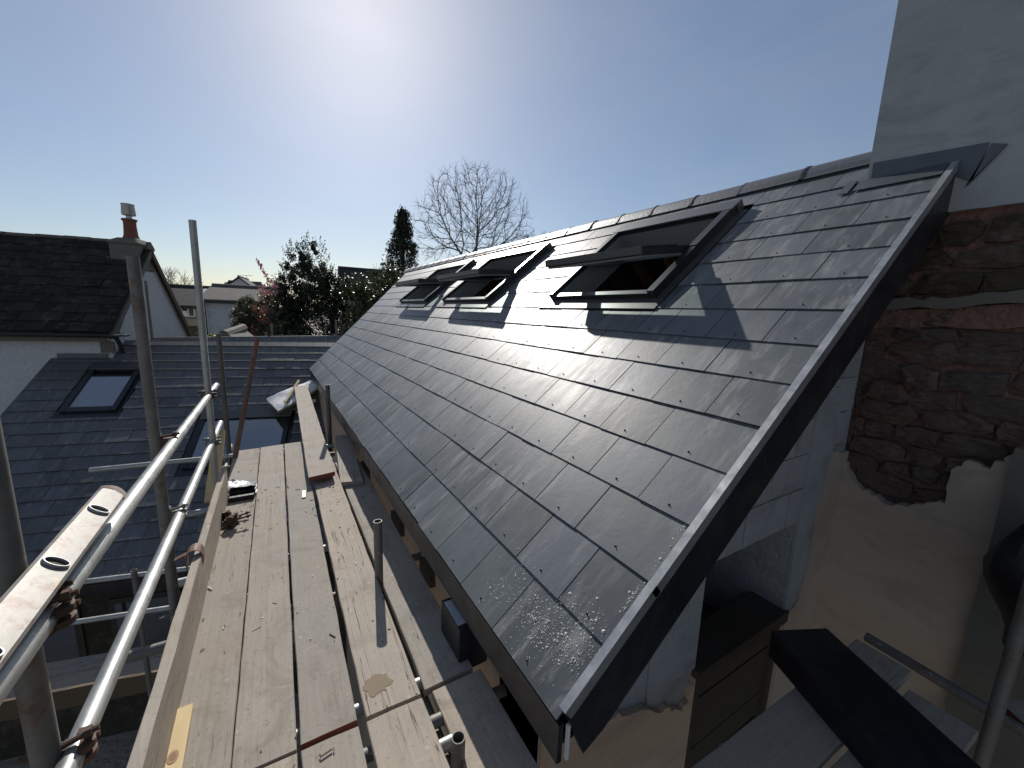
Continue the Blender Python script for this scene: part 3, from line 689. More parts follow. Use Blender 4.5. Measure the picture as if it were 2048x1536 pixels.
mb = MB(); mb.prism([WP(-4.8, uridge(-4.8), -.05), WP(VR, uridge(VR), -.05), WP(VR, uridge(VR), -.05) + MV * 3.4 - Vector((0, 0, 2.0)), WP(-4.8, uridge(-4.8), -.05) + MV * 3.4 - Vector((0, 0, 2.0))], (0, 0, -.05)); mb.obj('rear_slope', M['slate_wing'], wing)
mb = MB(); mb.box(WP(VL, UE - .02, -.015), EV * (2.2 - VL), (0, 0, -.15), -MV * .02); mb.obj('fascia', M['black'], wing)
mb = MB(); mb.box(WP(VL - .022, UE - .02, .012), UW * (7.34 - UE), EV * .022, NW * -.14); mb.obj('verge', M['black'], wing)
e0 = WP(0, UE).dot(MV) + .30
mb = MB(); mb.box(EM(VL + .1, e0, GZ), EV * (2.6 - VL), MV * .28, (0, 0, 2.43)); mb.obj('front_wall', M['stone_brown'], wing)  # dark stone put on so the wall looks shaded under the eaves
mb = MB(); mb.prism([EM(VL + .1, e0 + .281, GZ), EM(VL + .1, 9.40, GZ), EM(VL + .1, 9.40, -1.28), EM(VL + .1, e0 + .281, -3.40)], EV * .2); mb.obj('end_wall', M['render_grey'], wing)
mb = MB()
for vv in (-4.6, -3.5, -2.2): mb = MB(); mb.box(EM(vv, e0 - .03, -5.0), EV * .8, MV * .04, (0, 0, 1.1)); wf = mb.obj('window', M['dark_wood'], wing); mb = MB(); mb.box(EM(vv + .07, e0 - .04, -4.93), EV * .66, MV * .009, (0, 0, .96)); mb.obj('pane', M['glass_wing'], wf)  # dark frames too, the same shade put into their colour
def skylight(s):
    v0, v1, u0, u1 = s; H = .07
    bar = lambda mb, a, b, c, d, h0, h1, mi=0: mb.box(WP(a, c, h0), EV * (b - a), UW * (d - c), NW * (h1 - h0), mi)
    mb = MB()
    bar(mb, v0, v0 + .075, u0, u1, -.05, H); bar(mb, v1 - .075, v1, u0, u1, -.05, H); bar(mb, v0 + .075, v1 - .075, u0, u0 + .085, -.05, H - .004); bar(mb, v0 + .075, v1 - .075, u1 - .075, u1, -.05, H - .004)
    fr = mb.obj('skylight', M['alu_dark'], wing, .005)
    mb = MB(); bar(mb, v0 + .07, v1 - .07, u0 + .08, u1 - .07, H - .03, H - .022); mb.obj('pane', M['glass_wing'], fr)
    mb = MB(); bar(mb, v0 + .07, v1 - .07, u0 + .08, u0 + .80 * (u1 - u0), -.04, -.03); mb.obj('blind', M['blind'], fr)
    mb = MB(); bar(mb, v0 + .07, v1 - .07, u0 + .80 * (u1 - u0), u1 - .07, -.10, -.09); mb.obj('inner_reveal', M['blind'], fr)
    mb = MB(); bar(mb, v0 - .02, v1 + .02, u1 + .0005, u1 + .10, .0, H + .01); bar(mb, v0 - .01, v1 + .01, u1 - .09, u1, H + .001, H + .012); mb.obj('hood', M['alu_mid'], fr, .004)
    mb = MB(); bar(mb, v0 - .05, v0 - .001, u0 - .02, u1 + .02, .0, .02); bar(mb, v1 + .001, v1 + .05, u0 - .02, u1 + .02, 0, .02); bar(mb, v0 - .07, v1 + .07, u0 - .12, u0 - .001, .01, .024); mb.obj('flashing', M['alu_dark'], fr)
    mb = MB(); bar(mb, v0 + .076, v1 - .076, u0 + .0855, u0 + .10, H - .022, H - .006); mb.obj('glazing_bead', M['alu_mid'], fr)
for s in (SKY1, SKY2): skylight(s)

# ================================================================== WHITE COTTAGE on the left
cot = thing('white_cottage', EM(-7.0, 11.0, GZ), 'white roughcast cottage with a mossy dark slate roof and one chimney, far left', 'building')
CF, CV, ER, EZ, RM, RZc = 9.46, -4.80, 9.28, -.60, 11.08, 1.20
mb = MB(); mb.box(EM(-13, CF, GZ), EV * (CV + 13), MV * .3, (0, 0, -.72 - GZ)); mb.obj('front_wall', M['render_white'], cot)
mb = MB(); mb.prism([EM(CV, CF + .301, GZ), EM(CV, 12.75, GZ), EM(CV, 12.75, -.95), EM(CV, RM, RZc - .16), EM(CV, CF + .301, -.60), ], -EV * .3); mb.obj('gable_wall', M['render_white'], cot)
# roof slope frame
CS = (MV * (RM - ER) + Vector((0, 0, RZc - EZ))); CL = CS.length; CU = CS.normalized(); CN = EV.cross(CU)
CP = lambda v, u, h=0: EM(v, ER, EZ) + CU * u + CN * h
mb = MB(); mb.box(CP(-12, .03, -.07), EV * (12 - 4.76), CU * (CL - .05), CN * .06); cr = mb.obj('roof', M['black'], cot)
rects = []; gc = CL / 11.2
for k in range(11):
    u0 = gc * k; v = -4.72 - (.15 if k % 2 else 0)
    rects.append((v, -4.72, u0)) if k % 2 else None
    while v > -11.8: rects.append((v - .30, v, u0)); v -= .30
cd = lambda p: CP(sum(a for a, b in p) / len(p), sum(b for a, b in p) / len(p)).length
place_slates(cr, lambda v, u: frame_mat(CP(v, u), EV, CU, CN), rects, [(0, 1, CL - .02)], [(-5.28, -4.78, CL - .42, CL + 1)], M['mossy'], .30, gc + .12, gc, cd, rivets=False, th=.014, jit=.012, lift=.024)
v = -5.28
while v > -12:
    mb = MB(); mb.prism([EM(v, RM - .16, RZc - .11), EM(v, RM - .10, RZc - .01), EM(v, RM, RZc + .055), EM(v, RM + .10, RZc - .01), EM(v, RM + .16, RZc - .11)], -EV * .44); o = mb.obj('ridge_tile', M['mossy'], cr); o.location.z = random.uniform(-.008, .008); v -= .446
mb = MB(); mb.prism([EM(-4.8, RM - .16, RZc - .11), EM(-4.8, RM, RZc + .05), EM(-4.8, RM + .16, RZc - .11)], EV * .09); mb.obj('ridge_tile', M['concrete'], cr)
S2 = (MV * (12.85 - RM) + Vector((0, 0, -.98 - RZc)))
mb = MB(); mb.box(EM(-12, RM, RZc - .03), EV * (12 - 4.72), S2, (0, 0, -.07)); mb.obj('rear_slope', M['mossy'], cot)
mb = MB(); mb.box(EM(-4.725, RM, RZc - .11), S2, EV * .03, (0, 0, -.16)); mb.obj('bargeboard', M['brown_wood'], cot)
mb = MB(); mb.box(CP(-4.79, .0, -.075), CU * CL, EV * .075, CN * -.10); mb.obj('verge_mortar', M['concrete'], cot)
mb = MB(); mb.box(CP(-4.80, .0, .014), CU * (CL - .3), EV * .085, CN * .016); mb.obj('verge_capping', M['mossy'], cot)
mb = MB(); mb.box(EM(-13, ER + .02, EZ - .17), EV * (13 - 4.80), MV * .02, (0, 0, .12)); mb.obj('fascia', M['concrete'], cot)
mb = MB(); n = 10
for i in range(n):
    a, b = math.pi * i / n, math.pi * (i + 1) / n
    p = lambda t, r: EM(-13, ER - .055 + math.cos(t) * r, EZ - .03 - math.sin(t) * r)
    mb.add([p(a, .06), p(b, .06), p(b, .06) + EV * 8.35, p(a, .06) + EV * 8.35], [(0, 1, 2, 3)])
mb.obj('gutter', M['plastic_black'], cot)
mb = MB(); mb.tube(EM(-4.62, ER - .05, EZ - .06), EM(-4.60, ER + .02, EZ - .20), .036, 10); mb.tube(EM(-4.60, ER + .02, EZ - .20), EM(-4.62, ER + .10, EZ - .38), .036, 10); mb.box(EM(-4.70, ER - .12, EZ - .06), EV * .26, MV * .13, (0.02, 0, .03)); mb.obj('downpipe', M['plastic_black'], cot)
mb = MB(); mb.box(EM(-4.95, CF - .05, -.98), EV * .20, MV * .045, (0, 0, .20)); mb.obj('broken_corner', M['concrete'], cot)
mb = MB(); mb.box(EM(-5.60, CF - .03, -1.13), EV * .72, MV * .028, (0, 0, .13)); mb.box(EM(-5.60, CF - .12, -1.135), EV * .75, MV * .09, (0, 0, .02)); mb.obj('wall_flashing', M['lead'], cot)
# chimney
mb = MB(); mb.box(EM(-5.25, RM - .42, .62), EV * .47, MV * .62, (0, 0, .58)); ch = mb.obj('chimney', M['concrete'], cot, .02)
mb = MB(); P_ = [EM(-5.27, RM - .45, 1.18), EM(-4.76, RM - .45, 1.18), EM(-4.76, RM + .22, 1.18), EM(-5.27, RM + .22, 1.18)]; Q_ = [EM(-5.13, RM - .33, 1.27), EM(-4.80, RM - .33, 1.27), EM(-4.80, RM + .05, 1.27), EM(-5.13, RM + .05, 1.27)]; mb.add([p - Vector((0, 0, .05)) for p in P_] + P_ + Q_, [(3, 2, 1, 0), (8, 9, 10, 11)] + [(4 * r + i, 4 * r + (i + 1) % 4, 4 * r + 4 + (i + 1) % 4, 4 * r + 4 + i) for r in (0, 1) for i in range(4)]); mb.obj('cap', M['concrete'], ch, .02)
mb = MB(); mb.lathe(EM(-4.96, RM - .40 + .22, 1.24), [(.145, 0), (.14, .04), (.118, .10), (.105, .30), (.108, .38), (.128, .385), (.128, .42), (.10, .425)], 18); mb.obj('chimney_pot', M['clay'], ch)
mb = MB(); mb.tube(EM(-4.96, RM - .18, 1.64), EM(-4.96, RM - .18, 1.73), .05, 10); mb.lathe(EM(-4.96, RM - .18, 1.72), [(.05, 0), (.11, .015), (.118, .03), (.105, .22), (.115, .235), (.10, .24)], 16); mb.obj('cowl', M['trim'], ch)
mb = MB(); mb.box(CP(-5.32, CL - .60, .022), EV * .60, CU * .2, CN * .006); mb.obj('apron_flashing', M['lead'], ch)

# ================================================================== SCAFFOLD
TR = .02415
Z0 = -1.52                      # top of the deck
scaf = thing('scaffold', (-.2, 3.0, GZ), 'tube scaffold with two pale guard rails along the left edge of the board deck', 'scaffold')
def pole(name, a, b, mat, parent, hollow=.004, r=TR, seg=14):
    mb = MB(); mb.tube(a, b, r, seg, hollow=hollow); return mb.obj(name, mat, parent)
pole('standard', (-.482, 1.16, GZ), (-.478, 1.16, .6), M['galv_old'], scaf)
pole('standard', (-.505, 2.54, GZ), (-.500, 2.52, .196), M['galv_old'], scaf)
pole('standard', (-.446, 4.0, GZ), (-.424, 3.95, .602), M['galv'], scaf)
pole('standard', (-.425, 5.12, GZ), (-.422, 5.10, -.308), M['steel_dark'], scaf)
pole('standard', (.480, 2.19, GZ), (.474, 2.175, -1.18), M['galv_old'], scaf)
pole('standard', (.494, 1.085, GZ), (.493, 1.081, -1.472), M['galv_old'], scaf)
pole('standard', (.565, 4.96, GZ), (.560, 4.95, -.872), M['steel_dark'], scaf)
pole('guard_rail', (-.425, -.6, -.60), (-.430, 4.56, -.752), M['galv'], scaf)
pole('guard_rail', (-.440, -.6, -.985), (-.440, 4.74, -1.155), M['galv'], scaf)
pole('ledger', (-.47, -.6, -1.635), (-.44, 5.6, -1.655), M['galv_old'], scaf); pole('ledger', (.455, -.6, -1.635), (.53, 5.3, -1.655), M['galv_old'], scaf)
for y, x0, x1, mt in ((.75, -.56, .50, 'galv_old'), (1.17, -.60, .505, 'galv'), (1.27, -.58, .50, 'galv_old'), (1.46, -.55, .476, 'galv'), (2.20, -.63, .44, 'galv_old'), (2.72, -.52, .478, 'galv'), (3.66, -.62, .50, 'galv'), (4.60, -.50, .56, 'galv_old')):
    pole('transom', (x0, y + .015, Z0 - .0625 - .003), (x1, y - .01, Z0 - .0625), M[mt], scaf)
pole('transom', (-1.51, 5.13, -1.60), (.60, 4.90, -1.59), M['galv'], scaf)
pole('transom', (.42, 1.30, -1.625), (.80, 1.28, -1.625), M['galv_old'], scaf); pole('transom', (.48, 2.42, -1.625), (.80, 2.40, -1.625), M['galv_old'], scaf); pole('transom', (.50, 4.1, -1.625), (.80, 4.08, -1.625), M['galv_old'], scaf)
def coupler(p, a1, a2, mat, parent, rot=0.0):
    """right-angle coupler: two half-shell collars with flap bolts and nuts"""
    p = Vector(p); a1 = Vector(a1).normalized(); a2 = Vector(a2).normalized(); n = a1.cross(a2).normalized()
    mb = MB()
    for ax, off, side in ((a1, -1, a2), (a2, 1, a1)):
        c = p + n * (off * TR * 1.0)
        for s in (-1, 1): mb.lathe(c + ax * (s * .013), [(TR + .0015, -.008), (TR + .0045, -.007), (TR + .0045, .007), (TR + .0015, .008)], 16, axis=ax)
        mb.box(c - ax * .024 + side * (TR + .002) - n * .011, ax * .048, side * .016, n * .022)
        mb.tube(c + side * (TR + .008) - n * (off * .004) - n * .03 , c + side * (TR + .008) + n * .045, .0065, 8)
        mb.lathe(c + side * (TR + .008) + n * .022, [(.0125, 0), (.0125, .012)], 6, axis=n)
        mb.tube(c - side * (TR + .009) - ax * .020, c - side * (TR + .009) + ax * .020, .006, 8)
    mb.box(p - n * .012 - a1 * .020 - a2 * .020, a1 * .04, a2 * .04, n * .024)
    # long flap bolts that stick out to the sides
    mb.tube(p + n * (TR * .9) + a1 * .03 - a2 * .01, p + n * (TR * 1.1) + a1 * .034 + Vector((.085, .01, .004)), .0065, 8)
    mb.lathe(p + n * TR + a1 * .033 + Vector((.058, .005, .003)), [(.013, 0), (.013, .014)], 6, axis=Vector((1, .1, .05)))
    mb.tube(p - n * (TR * .9) + a1 * .005, p - n * TR * 1.0 + Vector((-.085, -.01, -.004)), .0065, 8)
    return mb.obj('coupler', mat, parent)
upz = lambda y: -.60 - (y + .6) / 5.16 * .152
loz = lambda y: -.985 - (y + .6) / 5.34 * .17
for y, x in ((1.16, -.455), (2.53, -.465), (3.97, -.43)):
    coupler((x, y, upz(y) - .0), (0, 0, 1), (0, 1, 0), M['rust'], scaf); coupler((x, y + .01, loz(y)), (0, 0, 1), (0, 1, 0), M['galv_old'] if y > 2 else M['rust'], scaf)
for y, x in ((2.5, -.47), (1.2, -.46), (3.66, -.45)): coupler((x, y, -1.60), (0, 0, 1), (1, 0, 0), M['galv_old'], scaf)
# toe-board clip hooked over the board on the second standard
mb = MB(); n = 8
for i in range(n):
    a, b = math.pi * i / n, math.pi * (i + 1) / n; q = lambda t: (-.388 + .034 * math.cos(t), 2.44, -1.292 + .034 * math.sin(t))
    mb.box(q(a), Vector(q(b)) - Vector(q(a)), (0, .075, 0), (0, 0, .004))
mb.box((-.425, 2.44, -1.36), (.004, 0, 0), (0, .075, 0), (0, 0, .07)); mb.box((-.356, 2.45, -1.34), (.003, 0, 0), (0, .05, 0), (0, 0, .05)); mb.box((-.475, 2.47, -1.315), (.05, 0, .02), (0, .03, 0), (0, 0, .01))
mb.obj('toe_board_clip', M['rust_tube'], scaf)

def board(name, pts, ztop, label, cat='scaffold board', th=.038, group=None, mat='board', ends=True, tilt=None, tag_it=True):
    """pts: left-near, left-far, right-far, right-near (x, y); long axis near -> far; own origin at the near left corner"""
    ln, lf, rf, rn = [Vector((p[0], p[1], ztop if len(p) < 3 else p[2])) for p in pts]
    n = max(6, int((lf - ln).length / .12)); o0 = ln.copy(); up = Vector((0, 0, 1))
    d = (lf - ln).normalized(); side = up.cross(d) * -1
    v = []; prof = [(0, .0), (.004, .0), (.5, .0), (1 - .004, 0), (1, 0)]
    rows = []
    for i in range(n + 1):
        t = i / n; a = ln.lerp(lf, t); b = rn.lerp(rf, t); ja = random.gauss(0, .0012); jb = random.gauss(0, .0012); jz = random.gauss(0, .0008)
        if i in (0, n): ja += random.gauss(0, .002)
        w = (b - a).normalized()
        rows.append([a + w * (ja + .0) - up * .003, a + w * (ja + .003) + up * jz, a.lerp(b, .5) + up * jz, b + w * (jb - .003) + up * jz, b + w * jb - up * .003, b + w * jb - up * th, a + w * ja - up * th])
    for i in (0, n):       # slightly uneven sawn ends
        s = -1 if i == 0 else 1
        for k in range(7): rows[i][k] = rows[i][k] + d * random.uniform(-.003, .003)
    for r in rows: v += r
    f = []; m_ = 7
    for i in range(n): f += [(i * m_ + k, i * m_ + (k + 1) % m_, (i + 1) * m_ + (k + 1) % m_, (i + 1) * m_ + k) for k in range(m_)]
    v2 = [(Vector(p) - o0) for p in v]
    # local x along the board
    loc = frame_mat(o0, d, up.cross(d), up); inv = loc.inverted()
    v2 = [tuple(inv @ Vector(p)) for p in v]
    mb = MB(); mb.add(v2, [q[::-1] for q in f], 0)
    mb.add(v2[:m_], [list(range(m_))], 1); mb.add(v2[-m_:], [list(range(m_))[::-1]], 1)
    me = mb.mesh(name, [M[mat], M['board_end'] if ends == 'red' else M[mat]])
    o = bpy.data.objects.new(name, me); C.objects.link(o); o.matrix_world = loc
    if tag_it: tag(o, label, cat, group)
    return o
G1 = 'scaffold boards of the deck'
xj12 = lambda y: -.187 + (y - 1.395) * .0157; xj23 = lambda y: .008 + (y - 1.35) * .0222
board('scaffold_board', [(-.418, -.4), (-.357, 4.935), (xj12(4.945) - .004, 4.945), (xj12(-.4) - .003, -.4)], Z0 - .002, 'long deck board lying against the toe board, leftmost of the deck', group=G1)
board('scaffold_board', [(xj12(1.36) + .002, 1.362), (xj12(4.95) + .004, 4.95), (xj23(4.97) - .004, 4.97), (xj23(1.36) - .004, 1.355)], Z0 + .001, 'long deck board second from the toe board', group=G1)
board('scaffold_board', [(xj12(-.4) + .002, -.4), (xj12(1.35) + .003, 1.350), (xj23(1.35) - .004, 1.345), (xj23(-.4) - .006, -.4)], Z0 - .003, 'near deck board at the bottom edge, second from the toe board', group=G1)
board('scaffold_board', [(.018, 1.366), (xj23(4.96) + .006, 4.975), (.283, 4.985), (.205, 1.360)], Z0, 'long deck board third from the toe board, red paint on its near end', group=G1, ends='red')
board('scaffold_board', [(.014, -.4), (.018, 1.345), (.205, 1.338), (.190, -.4)], Z0 - .004, 'near deck board at the bottom edge, just left of the dark gap', group=G1)
sb_ = board('scaffold_board', [(.236, 1.352), (.302, 4.98), (.505, 4.99), (.445, 1.349)], Z0 + .001, 'long deck board with a brown stain, right of the dark gap', group=G1)
inv_ = sb_.matrix_world.inverted(); mb = MB(); c0 = Vector((.300, 1.475, Z0 + .0024)); v = []
for k in range(26):
    a = 2 * math.pi * k / 26; r = .042 * random.uniform(.72, 1.15) * (1.35 if math.cos(a) > .8 else 1); v.append(inv_ @ (c0 + Vector((r * math.cos(a) * 1.15, r * math.sin(a) * 1.3, 0))))
mb.add(v, [list(range(26))]); o = mb.obj('stain', plain('ochre_stain', (.20, .145, .085), .7, nscale=40, bump=.3)); o.parent = sb_
board('scaffold_board', [(.222, -.4), (.236, 1.336), (.446, 1.332), (.452, -.4)], Z0 - .002, 'near deck board at the bottom edge, right of the dark gap', group=G1)
G2 = 'inner boards beside the long wall'
board('scaffold_board', [(.480, 1.392), (.520, 4.25), (.745, 4.24), (.702, 1.392)], -1.56, 'long inner board half in shade beside the long wall', group=G2)
board('scaffold_board', [(.512, -.3), (.502, 1.372), (.727, 1.368), (.735, -.3)], -1.562, 'near inner board half in shade at the bottom edge', group=G2)
board('scaffold_board', [(.478, 3.62), (.63, 5.06), (.80, 5.04), (.66, 3.58)], -1.518, 'short inner board in full shade lapped over the far end of the long one', group=G2)
board('scaffold_board', [(.232, 3.66, -1.440), (.385, 8.55, -1.560), (.605, 8.52, -1.545), (.448, 3.70, -1.438)], -1.44, 'long plank lying on the deck and reaching over to the foil-faced sheet', group=None, ends='red')
# toe board on edge, and other timbers
def plank_box(name, p, along, wide, thick, mat, label, cat, jit=.0015):
    p, along, wide, thick = Vector(p), Vector(along), Vector(wide), Vector(thick)
    n = max(4, int(along.length / .15)); d = along.normalized(); y = wide.normalized(); z = d.cross(y)
    if z.dot(thick) < 0: p = p + wide; wide = -wide; y = -y; z = d.cross(y)
    loc = frame_mat(p, d, y, z); W, T = wide.length, thick.length; ch = .003; v = []
    sec = [(ch, 0), (W - ch, 0), (W, ch), (W, T - ch), (W - ch, T), (ch, T), (0, T - ch), (0, ch)]
    for i in range(n + 1):
        x = along.length * i / n; v += [(x, a + random.gauss(0, jit), b + random.gauss(0, jit * .7)) for a, b in sec]
    m_ = 8; mb = MB(); mb.add(v, [(i * m_ + k, i * m_ + (k + 1) % m_, (i + 1) * m_ + (k + 1) % m_, (i + 1) * m_ + k)[::-1] for i in range(n) for k in range(m_)] + [list(range(m_)), list(range(n * m_, n * m_ + m_))[::-1]])
    o = bpy.data.objects.new(name, mb.mesh(name, M[mat])); C.objects.link(o); o.matrix_world = loc
    return tag(o, label, cat)
plank_box('toe_board', (-.432, -.4, -1.519), (.058, 4.19, .0), (0, 0, .226), (.036, 0, 0), 'board', 'rough toe board standing on edge along the left side of the deck', 'toe board', .0022)
plank_box('timber_offcut', (-.384, 1.15, -1.5185), (.012, .56, .0), (.058, 0, 0), (0, 0, .02), 'pine', 'fresh yellow timber offcut with a knot, lying against the toe board', 'timber')
to_ = bpy.data.objects['timber_offcut']; mb = MB()
for r, h, k in ((.016, .02045, 0), (.010, .0206, 1)): mb.add([(.36 + 1.5 * r * math.cos(2 * math.pi * i / 16), .030 + r * math.sin(2 * math.pi * i / 16), h) for i in range(16)], [list(range(16))], k)
o = mb.obj('knot', [plain('knot_rim', (.30, .17, .07), .6, bump=0), plain('knot_heart', (.19, .09, .04), .6, bump=0)]); o.parent = to_
t = plank_box('leaning_timber', (-.53, 4.0, -1.66), (.105, .42, .50), (.085, -.005, 0), (0, -.03, .022), 'pine', 'yellow timber length leaning on the dark standard beyond the toe board', 'timber')
mb = MB()
for k in range(3): mb.box((1e-3 + .60 - .02 * k, -.002, -.002), (.008, 0, 0), (0, .089, 0), (0, 0, .041))
# rusty adjustable prop
pr = thing('prop', (-.385, 4.70, -1.66), 'rusty tube with pin holes leaning beyond the end of the deck', 'steel prop')
a, b = Vector((-.385, 4.70, -1.70)), Vector((-.112, 4.88, -.47)); d = (b - a).normalized()
mb = MB(); mb.tube(a, b, .0235, 14); mb.obj('outer_tube', M['rust_tube'], pr)
mb = MB(); mb.tube(b, b + d * .115, .0195, 12); mb.tube(b + d * .10, b + d * .125, .022, 12); mb.obj('inner_tube', M['board_end'], pr)
fx = (Vector((0, 0, 0)) - (a + b) / 2).normalized()
for k in range(7):
    c = a + d * (.14 + .175 * k); n = (fx - d * fx.dot(d)).normalized(); mb = MB(); mb.tube(c + n * .018, c + n * .0243, .007, 10); mb.obj('pin_hole', M['black'], pr)

# ladder lashed along the upper rail
lad = thing('ladder', (-.42, 0.9, -.60), 'worn white ladder lying on its side along the upper guard rail', 'ladder')
nf = Vector((.596, 0, .803)); wf = Vector((-.803, 0, .596)); cl = Vector((-.420, 0, -.566)); yend = 1.60; ystart = -.5
for k, off in enumerate((0, -.34)):
    mb = MB(); c = cl + nf * off; W = .066; n = 10
    sec = [(-W / 2, 0), (-W / 2 + .006, .006), (W / 2 - .006, .006), (W / 2, 0), (W / 2, -.026), (-W / 2, -.026)]
    v = []
    for yy in (ystart, yend): v += [c + wf * a + nf * b + Vector((0, yy - (.03 * (abs(a) / (W / 2)) ** 2 if yy > 1 else 0), 0)) for a, b in sec]
    mb.add(v, [(i, (i + 1) % 6, 6 + (i + 1) % 6, 6 + i) for i in range(6)] + [list(range(6))[::-1], list(range(6, 12))])
    o = mb.obj('stile', M['ladder'], lad)
    mb = MB(); pts = [c + wf * (W / 2 * math.sin(t)) + nf * .0065 + Vector((0, yend - .03 * math.sin(t) ** 2, 0)) for t in np.linspace(-1.5, 1.5, 9)]; q = [p + Vector((0, -.020 - .012 * random.random(), 0)) for p in pts]
    mb.add(pts + q, [(i, i + 1, 9 + i + 1, 9 + i) for i in range(8)]); mb.obj('end_plug', M['rust'], lad)
for yy in (1.43, 1.165, .90, .64, .38):
    mb = MB(); c = cl + Vector((0, yy, 0)); seg = 20
    ring = lambda r, h, sy=1.0: [c + wf * (r * math.cos(2 * math.pi * i / seg)) + Vector((0, r * .62 * math.sin(2 * math.pi * i / seg), 0)) + nf * h for i in range(seg)]
    v = ring(.0245, .0062) + ring(.0235, .0125) + ring(.0208, .0125) + ring(.0203, .0064)
    f = [(k * seg + i, k * seg + (i + 1) % seg, (k + 1) * seg + (i + 1) % seg, (k + 1) * seg + i)[::-1] for k in range(3) for i in range(seg)] + [list(range(3 * seg, 4 * seg))]
    mb.add(v, f, 0, True); mb.add(ring(.0202, .0067), [list(range(seg))], 1)  # dark disc painted for the shaded hollow inside the rung end
    mb.tube(c - nf * .028, c - nf * .32, .0165, 10); mb.obj('rung', [M['trim'], M['dark_wood']], lad)
coupler((-.435, 1.12, -.655), (0, 0, 1), (0, 1, 0), M['rust'], scaf)

# clutter on the deck
wedge = thing('torn_plastic_packet', (-.30, 3.76, Z0), 'torn black and grey plastic packet lying against the toe board', 'packet')
mb = MB(); n = 9
for layer in range(3):
    v = []; 
    for j in range(n):
        for i in range(n):
            u_, w_ = i / (n - 1), j / (n - 1); v.append((-.335 + .19 * u_ + random.gauss(0, .004), 3.66 + .16 * w_ + .03 * layer + random.gauss(0, .004), Z0 + .006 + .028 * layer + .03 * math.sin(3 * u_ + layer) * w_ + abs(random.gauss(0, .007))))
    mb2 = MB(); mb2.add(v, [(j * n + i, j * n + i + 1, (j + 1) * n + i + 1, (j + 1) * n + i) for j in range(n - 1) for i in range(n - 1)], 0, True)
    mb2.obj('sheet', M['plastic_black'] if layer < 2 else M['lead'], wedge)
mb = MB(); mb.aabb((-.33, 3.60, Z0 + .0005), (-.16, 3.64, Z0 + .035)); mb.obj('stiff_edge', M['plastic_black'], wedge, .004)
lc = thing('loose_coupler', (-.30, 3.24, Z0), 'rusty scaffold coupler lying loose on the deck boards', 'coupler')
o = coupler((-.305, 3.27, Z0 + .032), (.7, .7, 0), (0, 0, 1), M['rust'], lc); o.name = 'collar'
o = coupler((-.285, 3.18, Z0 + .030), (.9, -.3, 0), (.3, .9, 0), M['rust'], lc); o.name = 'collar'
mb = MB(); mb.box((.163, 3.43, Z0 + .002), (.012, .14, .0), (.028, 0, 0), (0, 0, .008)); tag(mb.obj('plastic_scrap', M['pvc_white'], None, .002), 'small white scrap of plastic lying on the third deck board', 'scrap')
mb = MB()
for k in range(150):
    x, y = random.uniform(-.36, .44), random.uniform(1.0, 4.8) if random.random() < .6 else random.uniform(3.0, 3.8); a = random.uniform(0, 3.14); L = random.choice([.006, .008, .012, .02, .035]) * random.uniform(.6, 1.3); w = random.uniform(.002, .005)
    if xj12(y) - .004 < x < xj12(y) + .004: continue
    mb.box((x, y, Z0 + .0015), (L * math.cos(a), L * math.sin(a), 0), (-w * math.sin(a), w * math.cos(a), 0), (0, 0, random.uniform(.0015, .004)), 0 if random.random() < .7 else 1)
tag(mb.obj('deck_debris', [M['chip_dark'], M['white_chip']]), kind='stuff')
# slate dust and drill chips on the near slates
mb = MB()
def chips(n, f, big=1.0):
    for _ in range(n):
        y, s = f()
        if y < VERGE + .02: continue
        L = random.lognormvariate(-5.95, .55) * big; a = random.uniform(0, 3.14); k = int((s - S_EAVE) // G_); ds = s - (S_EAVE + k * G_); h = .014 - .029 * ds + .0063
        e1 = (YY * math.cos(a) + U * math.sin(a)) * L; e2 = (YY * -math.sin(a) + U * math.cos(a)) * L * random.uniform(.35, .8)
        p = RP(y, s, h); mb.add([p, p + e1 * .6 - e2 * .2, p + e1, p + e1 * .7 + e2, p + e1 * .1 + e2 * .8, p + e1 * .5 + e2 * .4 + NN * L * .35], [(0, 1, 5), (1, 2, 5), (2, 3, 5), (3, 4, 5), (4, 0, 5)])
def blob(cy, cs, ry, rs): return lambda: (random.gauss(cy, ry), random.gauss(cs, rs))
chips(420, blob(.88, -.03, .045, .06)); chips(260, blob(1.02, -.10, .05, .05)); chips(420, blob(.98, -.03, .11, .045)); chips(300, blob(1.10, -.09, .05, .05)); chips(260, blob(1.27, -.08, .06, .06)); chips(90, blob(1.2, .08, .12, .06)); chips(120, blob(.95, -.09, .10, .05), 1.3)
chips(170, lambda: (VERGE + .045 + abs(random.gauss(0, .007)), random.uniform(.28, .52))); chips(70, lambda: (VERGE + .045 + abs(random.gauss(0, .010)), random.uniform(.12, .25)), 1.2); chips(50, lambda: (random.uniform(.8, 3.0), random.uniform(-.1, 2.5)), .8)
tag(mb.obj('drilling_chips', M['white_chip']), kind='stuff')

